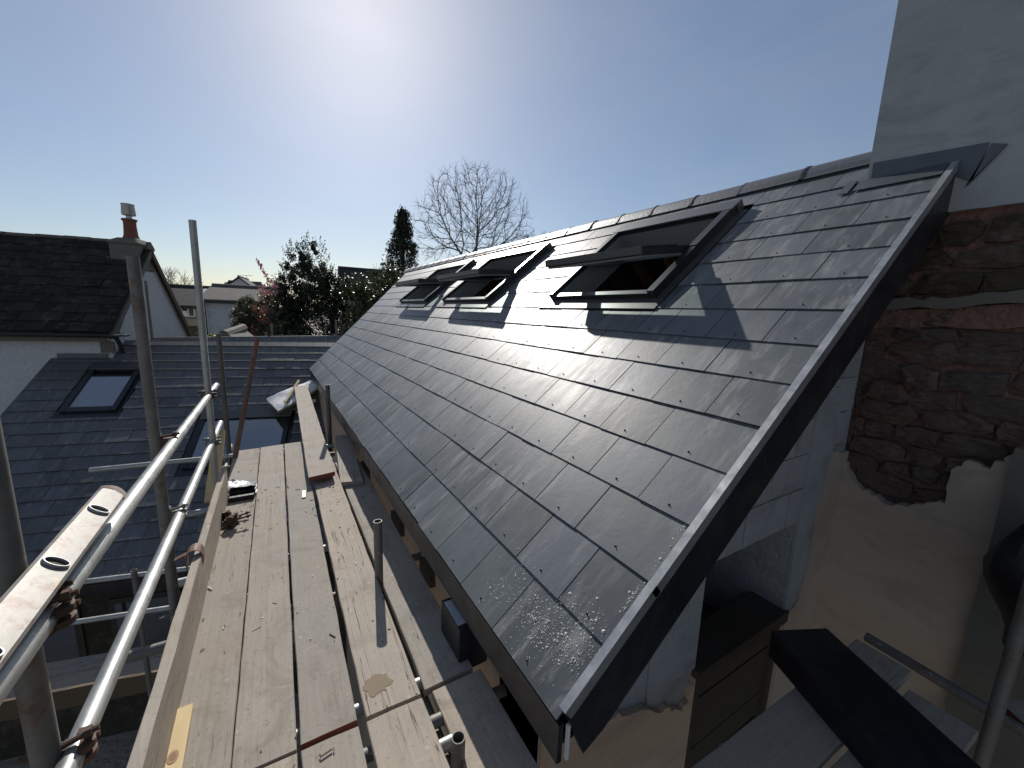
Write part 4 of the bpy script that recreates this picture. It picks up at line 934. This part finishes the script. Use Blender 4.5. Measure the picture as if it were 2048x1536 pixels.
# ---- foil-faced insulation sheet on the wing roof, with a batten
ins = thing('insulation_sheet', WP(-1.75, 7.0), 'silver foil-faced insulation sheet lying on the wing roof under the plank', 'insulation')
q = [Vector((-.08, 8.43, -1.68)), Vector((.09, 7.97, -1.82)), Vector((.48, 8.13, -1.66)), Vector((.85, 8.35, -1.47)), Vector((.77, 8.58, -1.39)), Vector((.66, 8.76, -1.44)), Vector((.40, 8.66, -1.52)), Vector((.15, 8.55, -1.61))]
nrm = NW * .04
mb = MB(); n = 12; v = []
for i in range(n + 1):
    t = i / n
    lo = q[1].lerp(q[2], min(1, t * 1.9)) if t < .526 else q[2].lerp(q[3], (t - .526) / .474)
    hi = q[0].lerp(q[6], min(1, t * 1.7)) if t < .588 else q[6].lerp(q[5], min(1, (t - .588) / .25)) if t < .84 else q[5].lerp(q[4], (t - .84) / .16)
    for j in range(7): p = lo.lerp(hi, j / 6) + NW * (.016 * math.sin(7 * t + j) * (j / 6) + random.uniform(-.007, .010)) + (MV * random.uniform(-.012, .012) if j == 6 else Vector((0, 0, 0))); v.append(p)
mb.add(v, [(i * 7 + j, (i + 1) * 7 + j, (i + 1) * 7 + j + 1, i * 7 + j + 1) for i in range(n) for j in range(6)], 0, True); mb.obj('foil_face', M['foil'], ins)
rim = [v[i * 7] for i in range(n + 1)] + [v[n * 7 + j] for j in range(1, 7)] + [v[i * 7 + 6] for i in range(n - 1, -1, -1)] + [v[j] for j in range(5, 0, -1)]
mb = MB(); m_ = len(rim); mb.add([p - NW * .001 for p in rim] + [p - NW * .05 for p in rim], [(i, m_ + i, m_ + (i + 1) % m_, (i + 1) % m_)[::-1] for i in range(m_)]); mb.add([p - NW * .05 for p in v], [(i * 7 + j, i * 7 + j + 1, (i + 1) * 7 + j + 1, (i + 1) * 7 + j) for i in range(n) for j in range(6)]); mb.obj('foam_core', M['foam'], ins)
mb = MB()       # faint printed strokes on the foil (too small to read)
for k in range(7):
    p = v[2 * 7 + 2].lerp(v[6 * 7 + 3], k / 7) + NW * .004; mb.add([p, p + EV * .03 + UW * random.uniform(-.004, .004), p + EV * .03 + UW * .018, p + UW * random.uniform(.01, .02)], [(0, 1, 2, 3)])
for k in range(5):
    p = v[9 * 7 + 4].lerp(v[11 * 7 + 4], k / 5) + NW * .006; mb.add([p, p + EV * .02, p + EV * .02 + UW * .012, p + UW * .016], [(0, 1, 2, 3)])
mb.obj('print', M['ink'], ins)['kind'] = 'stuff'
plank_box('batten', (.195, 8.12, -1.725), (.315, .55, .30), (.040, -.015, .0), (-.008, -.012, .028), 'pine', 'short timber batten lying across the foil-faced sheet', 'batten')

# ---- lower scaffold lift along the wing eaves
low = thing('lower_scaffold', EM(-2.6, 4.6, GZ), 'lower scaffold lift in shade along the wing eaves, with two long tubes', 'scaffold')
LM, LZ = 4.95, -4.15
pole('guard_rail', EM(-5.4, 4.56, -2.66), EM(-1.55, 4.52, -2.68), M['galv'], low); pole('guard_rail', EM(-5.4, 4.46, -3.02), EM(-1.2, 4.42, -3.02), M['galv'], low)
for vv in (-4.2, -2.35): pole('standard', EM(vv, 4.50, GZ), EM(vv, 4.50, -2.6), M['galv_old'], low)
for k in range(3):
    a, b = EM(-5.2, LM + .232 * k, LZ), EM(-.75, LM + .232 * k, LZ); w = MV * .224
    board('scaffold_board', [(*(b)[:2],), (*(a)[:2],), (*((a + w))[:2],), (*((b + w))[:2],)][::-1] if False else [(a.x, a.y), (b.x, b.y), ((b - w).x, (b - w).y), ((a - w).x, (a - w).y)], LZ, ['lower board along the wing eaves, nearest the deck', 'lower board along the wing eaves, middle of three', 'lower board along the wing eaves, nearest the wing wall'][k], group='boards of the lower lift')
plank_box('toe_board', EM(-5.2, LM - .045 - .225, LZ), EV * 4.5, Vector((0, 0, .22)), MV * .035, 'brown_wood', 'toe board in shade on the near edge of the lower lift, its top edge sunlit', 'toe board')

# ---- scaffold and boards at the gable, in shade, lower right
gs = thing('gable_scaffold', (2.5, .2, GZ), 'scaffold standard and tube in deep shade at the right edge', 'scaffold')
pole('standard', (2.518, .146, GZ), (2.510, .142, -.45), M['galv_old'], gs)
pole('transom', (2.70, .62, -1.665), (2.62, -.2, -1.665), M['galv_old'], gs); pole('transom', (1.5, .70, -1.715), (1.45, -.3, -1.715), M['galv_old'], gs); pole('ledger', (.9, .72, -1.765), (2.75, .60, -1.765), M['galv_old'], gs)
G3 = 'boards at the gable end'
board('scaffold_board', [(.95, .695), (2.61, .632), (2.60, .412), (.94, .475)], -1.650, 'shaded board along the gable, in front of the boarded opening', group=G3)
board('scaffold_board', [(1.0, .452), (2.46, .385), (2.45, .165), (.99, .232)], -1.652, 'shaded board second from the gable wall, under the black boards', group=G3)
board('scaffold_board', [(2.76, .36), (2.86, -.6), (2.64, -.62), (2.56, .30)][::-1] if False else [(2.735, .175), (3.10, -.10), (2.98, -.28), (2.60, .01)], -1.635, 'short shaded board beyond the standard at the right edge', group=G3, ends='red')
fst = thing('fascia_stack', (2.1, .4, -1.648), 'stack of black fascia boards lying aslant on the gable boards', 'boards')
dd = Vector((-.44, -.90, 0)).normalized(); pp = Vector((.90, -.44, 0)).normalized()
for k, (z, h, ov) in enumerate(((-1.6475, .112, .0), (-1.5345, .034, .004))):
    mb = MB(); mb.box(Vector((2.062, .812, z)) - pp * ov, dd * 1.25, pp * (.29 + ov * 2), (0, 0, h)); mb.obj('board', M['black'], fst, .004)
mb = MB(); n = 14; v = []
for j in range(9):
    t = j / 8
    for i in range(n):
        a = 2 * math.pi * i / n; r = (.06 + .13 * math.sin(math.pi * min(1, t * 1.1 + .08))) * (1 + .16 * math.sin(3 * a + 5 * t) + random.uniform(-.05, .05)); v.append((2.83 + r * math.cos(a), .155 + r * .7 * math.sin(a), -.80 - .62 * t))
mb.add(v, [(j * n + i, j * n + (i + 1) % n, (j + 1) * n + (i + 1) % n, (j + 1) * n + i)[::-1] for j in range(8) for i in range(n)] + [list(range(n))[::-1][::-1], list(range(8 * n, 9 * n))[::-1]], 0, True)
tag(mb.obj('sack', M['plastic_black']), 'crumpled black plastic sack hanging beside the standard at the right edge', 'sack')

# ---- tubes showing behind the wing ridge
rs = thing('ridge_scaffold', (-.3, 10.95, GZ), 'thin scaffold tubes showing behind the wing ridge', 'scaffold')
pole('guard_rail', (-2.06, 11.15, -.775), (1.75, 10.75, -.70), M['galv_old'], rs)
for x, y, z in ((-2.05, 11.1, .40), (.105, 11.2, -.44), (1.50, 11.0, -.31), (-.02, 11.5, -.66)): pole('standard', (x, y, GZ), (x, y, z), M['galv_old'], rs)

# ================================================================== FAR HOUSES
def far_house(name, loc, yaw, w, d, eave, ridge, wallm, roofm, label, overhang=.2, hip=False):
    """local: x = along the ridge (front faces -y); eave/ridge are heights above the house's foot"""
    t = thing(name, loc, label, 'building'); t.rotation_euler = (0, 0, yaw)
    mt = Matrix.Translation(loc) @ Matrix.Rotation(yaw, 4, 'Z')
    def ob(mb, n, mat, par=t):
        o = mb.obj(n, mat, None); o.parent = par; return o
    mb = MB(); mb.prism([(-w / 2, 0, 0), (-w / 2, d, 0), (-w / 2, d, eave), (-w / 2, d / 2, ridge - .12), (-w / 2, 0, eave)], (w, 0, 0)); wall = ob(mb, 'wall', wallm)
    mb = MB(); o = overhang; sl_ = (ridge - eave) / (d / 2)
    xh = w * .14 if hip else 0
    for sg, y0 in ((1, 0), (-1, d)):
        a = Vector((-w / 2 - o, y0 - sg * o, eave - o * sl_)); b = Vector((-w / 2 - o + xh, d / 2, ridge)); c = Vector((w / 2 + o - xh, d / 2, ridge)); e = Vector((w / 2 + o, y0 - sg * o, eave - o * sl_))
        mb.prism([a, b, c, e] if sg > 0 else [e, c, b, a], (0, 0, .09))
    rf = ob(mb, 'roof', roofm); rf['kind'] = 'part'; del rf['kind']
    mb = MB(); mb.box((-w / 2 - o, -o - .02, eave - o * sl_ - .10), (w + 2 * o, 0, 0), (0, .02, 0), (0, 0, .12)); ob(mb, 'fascia', M['black'])
    mb = MB(); mb.tube((-w / 2 - o + xh, d / 2, ridge + (.09 if w > 2 else -.02)), (w / 2 + o - xh, d / 2, ridge + .09), .11, 8); ob(mb, 'ridge', roofm, rf)
    return t, ob
bz = GZ
t, ob = far_house('beige_house', (-4.3, 32, bz), R_(-4), 5.0, 6.2, 5.78, 6.95, M['render_beige'], M['roof_far'], 'small beige house with a white window, just right of the white cottage')
def win(ob, x, z, w, h, doors=False):
    mb = MB(); mb.aabb((x, -.05, z), (x + w, .02, z + h)); fr = ob(mb, 'window', M['pvc_white'])
    for k in range(2):
        mb = MB(); mb.aabb((x + .07 + k * (w / 2 - .02), -.06, z + .07), (x + w / 2 - .03 + k * (w / 2 - .02), -.04, z + h - .07)); ob(mb, 'pane', M['glass_wing'], fr)
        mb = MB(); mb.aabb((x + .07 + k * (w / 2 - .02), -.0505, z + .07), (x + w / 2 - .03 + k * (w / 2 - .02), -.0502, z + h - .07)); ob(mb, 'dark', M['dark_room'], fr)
    mb = MB(); mb.aabb((x - .05, -.10, z - .08), (x + w + .05, .02, z - .002)); ob(mb, 'sill', M['concrete'], fr)
win(ob, -.10, 5.10, .66, .62)
mb = MB(); mb.aabb((.06, -.04, 3.2), (.62, .02, 4.55)); ob(mb, 'door', M['dark_wood'])
mb = MB(); mb.prism([(-1.1, -.8, 5.45), (-1.1, 0, 5.9), (-.2, 0, 5.9), (.1, -.8, 5.45)], (0, 0, .05)); ob(mb, 'porch_roof', M['roof_far2'])
t, ob = far_house('blank_white_house', (-.65, 26, bz), R_(3), 4.1, 4.4, 6.16, 6.88, M['render_blue'], M['roof_far2'], 'house with a blank pale wall under a low lichened slate roof', hip=True)
mb = MB(); mb.tube((-1.98, -.10, 0), (-1.98, -.10, 6.0), .05, 8); ob(mb, 'downpipe', M['black'])
mb = MB(); mb.aabb((-2.06, -.03, 0), (-1.88, .001, 6.05)); ob(mb, 'corner_strip', M['pvc_white'])
t, ob = far_house('hip_roofed_house', (-2.3, 60, bz), R_(-8), 4.4, 5, 7.2, 8.7, M['render_grey'], M['roof_far2'], 'distant house with a hipped grey roof and a thin aerial', hip=True)
mb = MB(); mb.tube((.2, 2.5, 8.6), (.2, 2.5, 9.6), .025, 5); mb.tube((-.7, 2.5, 9.55), (.9, 2.5, 9.6), .02, 5)
for k in range(5): mb.tube((-.6 + .3 * k, 2.2, 9.57), (-.6 + .3 * k, 2.8, 9.57), .012, 4)
ob(mb, 'aerial', M['galv_old'])
t, ob = far_house('gabled_house', (.35, 57, bz), R_(82), 5.0, 4.6, 7.0, 8.9, M['render_blue'], M['roof_far'], 'distant house with a pale gable, behind the red-leaved shrub')
t, ob = far_house('dark_roofed_house', (8.9, 40, bz), R_(-3), 5.2, 6, 7.2, 9.75, M['concrete'], M['roof_far'], 'dark slate roofed house showing between the evergreens')
t, ob = far_house('tiled_shed', (-.42, 12.0, bz), R_(75), 1.2, .55, 5.05, 5.30, M['concrete'], M['concrete'], 'small pointed grey roof showing above the wing ridge', overhang=.05)

# ================================================================== TREES AND SHRUBS
def leaves(name, pts, size, mat, parent, droop=0.0, aspect=.5):
    pts = np.asarray(pts); n = len(pts)
    a = rng.normal(size=(n, 3)); a[:, 2] -= droop; a /= np.linalg.norm(a, axis=1)[:, None]
    b = rng.normal(size=(n, 3)); b -= a * (a * b).sum(1)[:, None]; b /= np.linalg.norm(b, axis=1)[:, None]
    L = size * rng.uniform(.6, 1.3, n)[:, None]; Wd = L * aspect
    nn = np.cross(a, b)
    v = np.stack([pts - a * L * .5, pts + b * Wd * .5 - nn * L * .06, pts + a * L * .5, pts - b * Wd * .5 - nn * L * .06], 1).reshape(-1, 3)
    me = bpy.data.meshes.new(name); me.vertices.add(4 * n); me.vertices.foreach_set('co', v.astype(np.float32).ravel())
    me.loops.add(4 * n); me.loops.foreach_set('vertex_index', np.arange(4 * n, dtype=np.int32))
    me.polygons.add(n); me.polygons.foreach_set('loop_start', np.arange(0, 4 * n, 4, dtype=np.int32)); me.polygons.foreach_set('loop_total', np.full(n, 4, np.int32))
    me.materials.append(mat); me.update(calc_edges=True); me.validate()
    return link(name, me, parent)

def crown_points(lobes, n, hollow=.45, clumps=90, clump_r=.16):
    """points in clumps inside ellipsoid lobes (centre, radii)"""
    vol = np.array([np.prod(r) for _, r in lobes]) ** .8; vol /= vol.sum(); out = []
    for (c, r), f in zip(lobes, vol):
        k = max(6, int(clumps * f)); d = rng.normal(size=(k, 3)); d /= np.linalg.norm(d, axis=1)[:, None]; rad = hollow + (1 - hollow) * rng.random(k) ** .5
        cc = np.array(c) + d * rad[:, None] * np.array(r)
        m_ = int(n * f / k) + 1; cr = clump_r * np.mean(r) * rng.uniform(.6, 1.6, k)
        q = rng.normal(size=(k, m_, 3)); q /= np.linalg.norm(q, axis=2)[:, :, None]; q *= (rng.random((k, m_, 1)) ** .45)
        out.append((cc[:, None, :] + q * cr[:, None, None]).reshape(-1, 3))
    return np.concatenate(out)

def shoot_tips(lobes, n, length, step=.10):
    """leafy shoots that stick out of the crown's outline"""
    out = []
    for c, r in lobes:
        for _ in range(n):
            d = rng.normal(size=3); d[2] = abs(d[2]) * .9 + .2; d /= np.linalg.norm(d); p = np.array(c) + d * np.array(r) * .9; dd = d * .5 + np.array([0, 0, .8]); dd /= np.linalg.norm(dd)
            L = length * rng.uniform(.4, 1.2)
            for t in np.arange(0, L, step * .45): out.append(p + dd * t + rng.normal(size=3) * step * .4 * (1.1 - t / L))
    return np.array(out)

def trunk_mesh(parent, base, top, r, limbs, mat='bark'):
    mb = MB(); mb.tube(base, top, r, 8, r2=r * .45)
    for (z, tip, rr) in limbs: p = Vector(base).lerp(Vector(top), z); mb.tube(p, tip, rr, 6, r2=rr * .3)
    return mb.obj('trunk', M[mat], parent)

def shrub(name, base, lobes, n, size, mat, label, cat='tree', tips=0, tiplen=.5, clumps=110, hollow=.5, extra=None, aspect=.5, group=None):
    t = thing(name, base, label, cat, group)
    ctr = lobes[0][0]
    trunk_mesh(t, base, (ctr[0], ctr[1], ctr[2] + lobes[0][1][2] * .5), .10, [(.5 + .05 * i, tuple(np.array(l[0])), .05) for i, l in enumerate(lobes[1:5])])
    pts = crown_points(lobes, n, hollow, clumps)
    if tips: pts = np.concatenate([pts, shoot_tips(lobes, tips, tiplen, size)])
    leaves('crown', pts, size, mat, t, aspect=aspect)
    if extra: extra(t)
    return t
# big dark holly with two peaks
H = [((1.65, 20, -2.3), (1.95, 1.6, 2.8)), ((.45, 19.9, -.45), (.65, .6, 1.05)), ((3.0, 19.9, -.35), (.75, .6, 1.05)), ((2.9, 20, .35), (.70, .6, .95)), ((.75, 20, .15), (.55, .5, .8)), ((1.72, 20, .25), (1.42, 1.2, 1.6)), ((1.22, 20, 1.2), (.55, .5, 1.25)), ((1.92, 20, 1.55), (.60, .5, 1.30)), ((.75, 19.8, -.35), (.62, .6, .9)), ((2.65, 19.9, -.2), (.6, .6, .85)), ((2.35, 20, .9), (.45, .5, .7)), ((.95, 20, .5), (.5, .5, .7))]
shrub('holly_tree', (1.7, 20, GZ), H, 90000, .09, M['leaf_holly'], 'large dark evergreen with two peaks beyond the wing ridge', tips=60, tiplen=.45, clumps=560, hollow=.1)
# laurel-like evergreens, lit from behind, in front of the conifer
E1 = [((3.75, 17, -1.5), (1.55, 1.0, 2.1)), ((3.25, 17.3, .1), (.62, .5, .85)), ((3.05, 17.2, .5), (.48, .5, .75)), ((3.7, 17.4, .2), (.7, .5, .9)), ((4.10, 17, .75), (.36, .4, 1.15)), ((4.55, 17, .85), (.42, .45, .72)), ((3.10, 17.2, .25), (.42, .4, .75)), ((3.6, 17, .35), (.45, .5, .7)), ((4.85, 17, -.1), (.5, .5, 1.0))]
shrub('laurel_shrub', (3.8, 17, GZ), E1, 30000, .10, M['leaf_olive'], 'olive green glossy evergreen between the holly and the tall conifer', cat='shrub', tips=22, tiplen=.32, clumps=260, hollow=.3)
E2 = [((5.0, 22, -.6), (1.6, 1.0, 2.5)), ((6.3, 22.5, 1.0), (1.2, .8, 1.5))]
shrub('evergreen_shrub', (5.4, 22, GZ), E2, 16000, .12, M['leaf_holly'], 'dark evergreen behind the far end of the long roof', cat='shrub', tips=20, tiplen=.35, clumps=160, hollow=.3)
# narrow conifer
t = thing('narrow_conifer', (8.75, 30, GZ), 'tall narrow dark conifer left of the bare tree', 'tree')
trunk_mesh(t, (8.75, 30, GZ), (8.75, 30, 6.8), .22, [])
pts = []
for k in range(520):
    z = random.uniform(-3.5, 6.9); f = 1 - max(0, (z + 1)) / 8.25; R0 = max(.07, min(1.75, .30 * (7.35 - z))) * random.uniform(.3, 1.25); a = random.uniform(0, 6.28)
    c = np.array([8.75 + .05 * (7 - z) * 0 + R0 * math.cos(a), 30 + R0 * math.sin(a), z])
    for _ in range(42): q = rng.normal(size=3) * np.array([.13, .13, .22]); q[2] -= abs(q[2]) * .5; pts.append(c + q)
for k in range(60): pts.append(np.array([8.75, 30, 7.25 - k * .03]) + rng.normal(size=3) * .05 * (1 + k * .04))
for k in range(45): pts.append(np.array([9.15, 30, 7.0 - k * .03]) + rng.normal(size=3) * .05 * (1 + k * .04))
leaves('crown', pts, .20, M['leaf_conifer'], t, droop=1.2, aspect=.35)
# round bush, red-leaved shrub, pink spray, lime hedge
shrub('round_bush', (-.55, 18, GZ), [((-.50, 18, -.62), (.62, .6, .88)), ((-.45, 18, -2.0), (.7, .6, 1.2))], 30000, .07, M['leaf_bush'], 'rounded bronze green bush in front of the blank pale wall', cat='shrub', tips=30, tiplen=.12, clumps=520, hollow=.1)
def red_extra(t):
    pts = crown_points([((-.05, 16.8, -.30), (.30, .3, .45)), ((-.38, 16.7, -.88), (.16, .2, .2)), ((.05, 16.9, .25), (.20, .2, .35))], 900, .2, 26, .35)
    leaves('new_growth', pts[::2], .085, M['leaf_red'], t)['kind'] = 'stuff'
shrub('photinia', (.05, 17, GZ), [((.10, 17, -.55), (.48, .5, .9)), ((.0, 17, -1.8), (.7, .6, 1.1))], 5200, .09, M['leaf_olive'], 'glossy shrub with red new leaves at the left foot of the holly', cat='shrub', tips=14, tiplen=.3, clumps=120, hollow=.3, extra=red_extra)
t = thing('pink_spray', (.3, 19, GZ), 'thin pink blossoming stem leaning left of the holly', 'shrub')
mb = MB(); mb.tube((.5, 19, -1.5), (.22, 19, .9), .02, 6, r2=.012); mb.tube((.22, 19, .9), (-.15, 19, 1.72), .012, 6, r2=.005); mb.tube((.3, 19, .2), (-.12, 19, .55), .012, 6, r2=.004); mb.obj('stem', M['bark'], t)
pts = [np.array([.22 - .37 * k, 19, .9 + .82 * k]) + rng.normal(size=3) * .035 for k in rng.random(120)] + [np.array([.25 - .37 * k, 19, .25 + .3 * k]) + rng.normal(size=3) * .09 for k in rng.random(170)] + [np.array([.33, 19, .75]) + rng.normal(size=3) * np.array([.13, .1, .16]) for k in range(130)]
leaves('blossom', pts, .075, M['leaf_pink'], t, aspect=.8)
shrub('lime_hedge', (-1.6, 14, GZ), [((-1.65, 14, -1.02), (.55, .4, .17)), ((-1.2, 14, -1.05), (.35, .4, .16)), ((-1.6, 14, -2.2), (.7, .5, 1.2))], 5200, .05, M['leaf_lime'], 'bright lime green hedge top just above the wing ridge', cat='hedge', tips=20, tiplen=.08, clumps=160, hollow=.3)

def bare_tree(name, base, h, spread, label, seed, depth=6, mat='bark_far', lean=0, rt=.30, fork=.34, minr=.012):
    rs_ = random.Random(seed); t = thing(name, base, label, 'tree'); segs = []
    def grow(p, d, L, r, lv):
        n = 3; q = p
        for i in range(n):
            d = (d + Vector((rs_.gauss(0, .07), rs_.gauss(0, .07), rs_.gauss(0, .05) + (.035 if lv > 1 else 0)))).normalized(); q2 = q + d * (L / n); r2 = r * (1 - .26 / n * (i + 1)); segs.append((q, q2, r * (1 - .26 / n * i), r2, lv)); q = q2
            if lv >= 2 and i < 2 and lv < depth: 
                a, b = orth(d); an = rs_.uniform(0, 6.28); dd = (d + (a * math.cos(an) + b * math.sin(an)) * rs_.uniform(.45, .8)).normalized(); grow(q, dd, L * rs_.uniform(.5, .75), r2 * .5, lv + 2 if lv + 2 <= depth else depth)
        if lv < depth:
            a, b = orth(d); k = rs_.choice([2, 2, 3]) if lv else 4; an = rs_.uniform(0, 6.28)
            for j in range(k):
                th = an + j * 6.283 / k + rs_.uniform(-.4, .4); sp = spread * rs_.uniform(.6, 1.25) * (1.0 if lv else .85)
                dd = (d + (a * math.cos(th) + b * math.sin(th)) * sp).normalized(); grow(q, dd, L * rs_.uniform(.66, .86), max(minr, r * rs_.uniform(.50, .66)), lv + 1)
    base = Vector(base); top = base + Vector((lean, 0, h * fork))
    segs.append((base, top, rt, rt * .8, 0)); grow(top, Vector((lean * .02, 0, 1)), h * .17, rt * .75, 0)
    trunk, crown = MB(), MB()
    for a, b, r1, r2, lv in segs: (trunk if lv < 2 else crown).tube(a, b, max(r1, minr), 7 if lv < 2 else (5 if lv < 4 else 3), r2=max(r2, minr), cap=False)
    trunk.obj('trunk', M[mat], t); crown.obj('crown', M[mat], t); return t
def Vector2(q, d):
    d = d / (np.linalg.norm(d) + 1e-6); w = q + d * .75; return w / np.linalg.norm(w)
def fan_tree(name, base, ctr, rad, label, seed, n_att=1500, step=.42, infl=3.6, kill=.75, r0=.020, low=-.55):
    """broad bare crown grown towards points scattered through an ellipsoid"""
    g_ = np.random.default_rng(seed); t = thing(name, base, label, 'tree')
    d = g_.normal(size=(n_att * 2, 3)); d /= np.linalg.norm(d, axis=1)[:, None]; d = d[d[:, 2] > low][:n_att]
    att = np.array(ctr) + d * np.array(rad) * (g_.random((len(d), 1)) ** .38)
    nodes = [np.array(base, float)]; par = [-1]
    z = base[2]
    while z < ctr[2] - rad[2] * .95: z += step; nodes.append(np.array([base[0] + g_.normal() * .02, base[1], z])); par.append(len(nodes) - 2)
    for it in range(70):
        P = np.array(nodes); D = np.linalg.norm(att[:, None] - P[None], axis=2); near = D.argmin(1); dm = D.min(1)
        ok = dm < (infl if it > 14 else 30); new = {}
        for a in np.where(ok)[0]: new.setdefault(near[a], []).append((att[a] - P[near[a]]) / dm[a])
        if not new: break
        for k, v in new.items():
            q = np.sum(v, 0) / len(v) + np.array([0, 0, .10]) + g_.normal(size=3) * .05; L = np.linalg.norm(q)
            if L < .05: continue
            nodes.append(P[k] + Vector2(q / L, P[k] - P[par[k]] if par[k] >= 0 else q) * step); par.append(k)
        P2 = np.array(nodes[len(P):]); 
        if not len(P2): break
        att = att[np.linalg.norm(att[:, None] - P2[None], axis=2).min(1) > kill]
        if len(att) < 5: break
    n = len(nodes); rr = np.zeros(n); kids = [0] * n
    for i in range(n - 1, 0, -1):
        if rr[i] == 0: rr[i] = r0
        rr[par[i]] = (rr[par[i]] ** 2.35 + rr[i] ** 2.35) ** (1 / 2.35); kids[par[i]] += 1
    trunk, crown = MB(), MB()
    for i in range(1, n): 
        a, b = nodes[par[i]], nodes[i]; r1 = min(rr[par[i]], rr[i] * 1.25)
        (trunk if rr[i] > .10 else crown).tube(a, b, r1, 7 if rr[i] > .1 else 4, r2=rr[i], cap=False)
        if rr[i] < .055:      # fine twigs, curving up at the tips
            for _ in range(2 if kids[i] else 3):
                q = Vector(b); dd = (Vector(b) - Vector(a)).normalized() + Vector(g_.normal(size=3) * .55) + Vector((Vector(b) - Vector(ctr)).normalized()) * .35; dd.normalize(); L = g_.uniform(.35, .8)
                for k in range(2):
                    q2 = q + dd * L * .5; crown.tube(q, q2, r0 * (.72 - .2 * k), 3, r2=r0 * (.55 - .2 * k), cap=False); dd = (dd + Vector((0, 0, .28)) + Vector(g_.normal(size=3) * .15)).normalized(); q = q2
    trunk.obj('trunk', M['bark_far'], t); crown.obj('crown', M['bark_far'], t); return t
fan_tree('bare_tree', (19.2, 40, GZ), (19.4, 40, 8.4), (6.5, 5.0, 6.6), 'large bare tree with a fan of twigs rising behind the long roof', 4, n_att=2600, kill=.62, r0=.016)
bare_tree('distant_bare_tree', (34.0, 50, GZ), 18.0, .5, 'thin bare treetop just above the ridge, right of the large bare tree', 5, depth=6, rt=.25, minr=.018)
bare_tree('distant_bare_tree', (40.0, 52, GZ), 18.5, .5, 'faint bare twigs above the ridge, rightmost of the trees', 8, depth=6, rt=.25, minr=.018)
t = bare_tree('weeping_tree', (-6.4, 45, GZ), 8.8, .55, 'pale weeping tree just coming into leaf behind the cottage gable', 11, depth=6, rt=.16, minr=.010)
leaves('catkins', np.concatenate([np.array([-6.4, 45, .9]) + rng.normal(size=(900, 3)) * np.array([.55, .5, .55]), np.array([-6.2, 45, .2]) + rng.normal(size=(500, 3)) * np.array([.5, .4, .25])]), .09, M['leaf_pale'], t)
bare_tree('bare_shrub', (6.0, 26, GZ), 8.9, .5, 'small bare shrub with a few old leaves in front of the dark slate roof', 21, depth=6, rt=.10, minr=.008)
shrub('dark_round_tree', (-3.55, 62, GZ), [((-3.55, 62, 1.9), (.75, .7, .8)), ((-3.2, 62, .0), (1.2, 1, 1.5))], 2600, .14, M['leaf_conifer'], 'small dark round tree left of the hipped roof', tips=10, tiplen=.2, clumps=90)
# far-off woods that close the view at the horizon
pts = []
for k in range(60):
    x = -170 + k * 7.5 + random.uniform(-3, 3); y = 190 + random.uniform(-25, 25); h = random.uniform(5, 8.5)
    d = rng.normal(size=(260, 3)); d /= np.linalg.norm(d, axis=1)[:, None]; pts.append(np.array([x, y, GZ + h * .5]) + d * np.array([6, 5, h * .55]) * rng.random((260, 1)) ** .3)
tag(leaves('far_woods', np.concatenate(pts), 1.1, M['leaf_conifer'], None), kind='stuff')
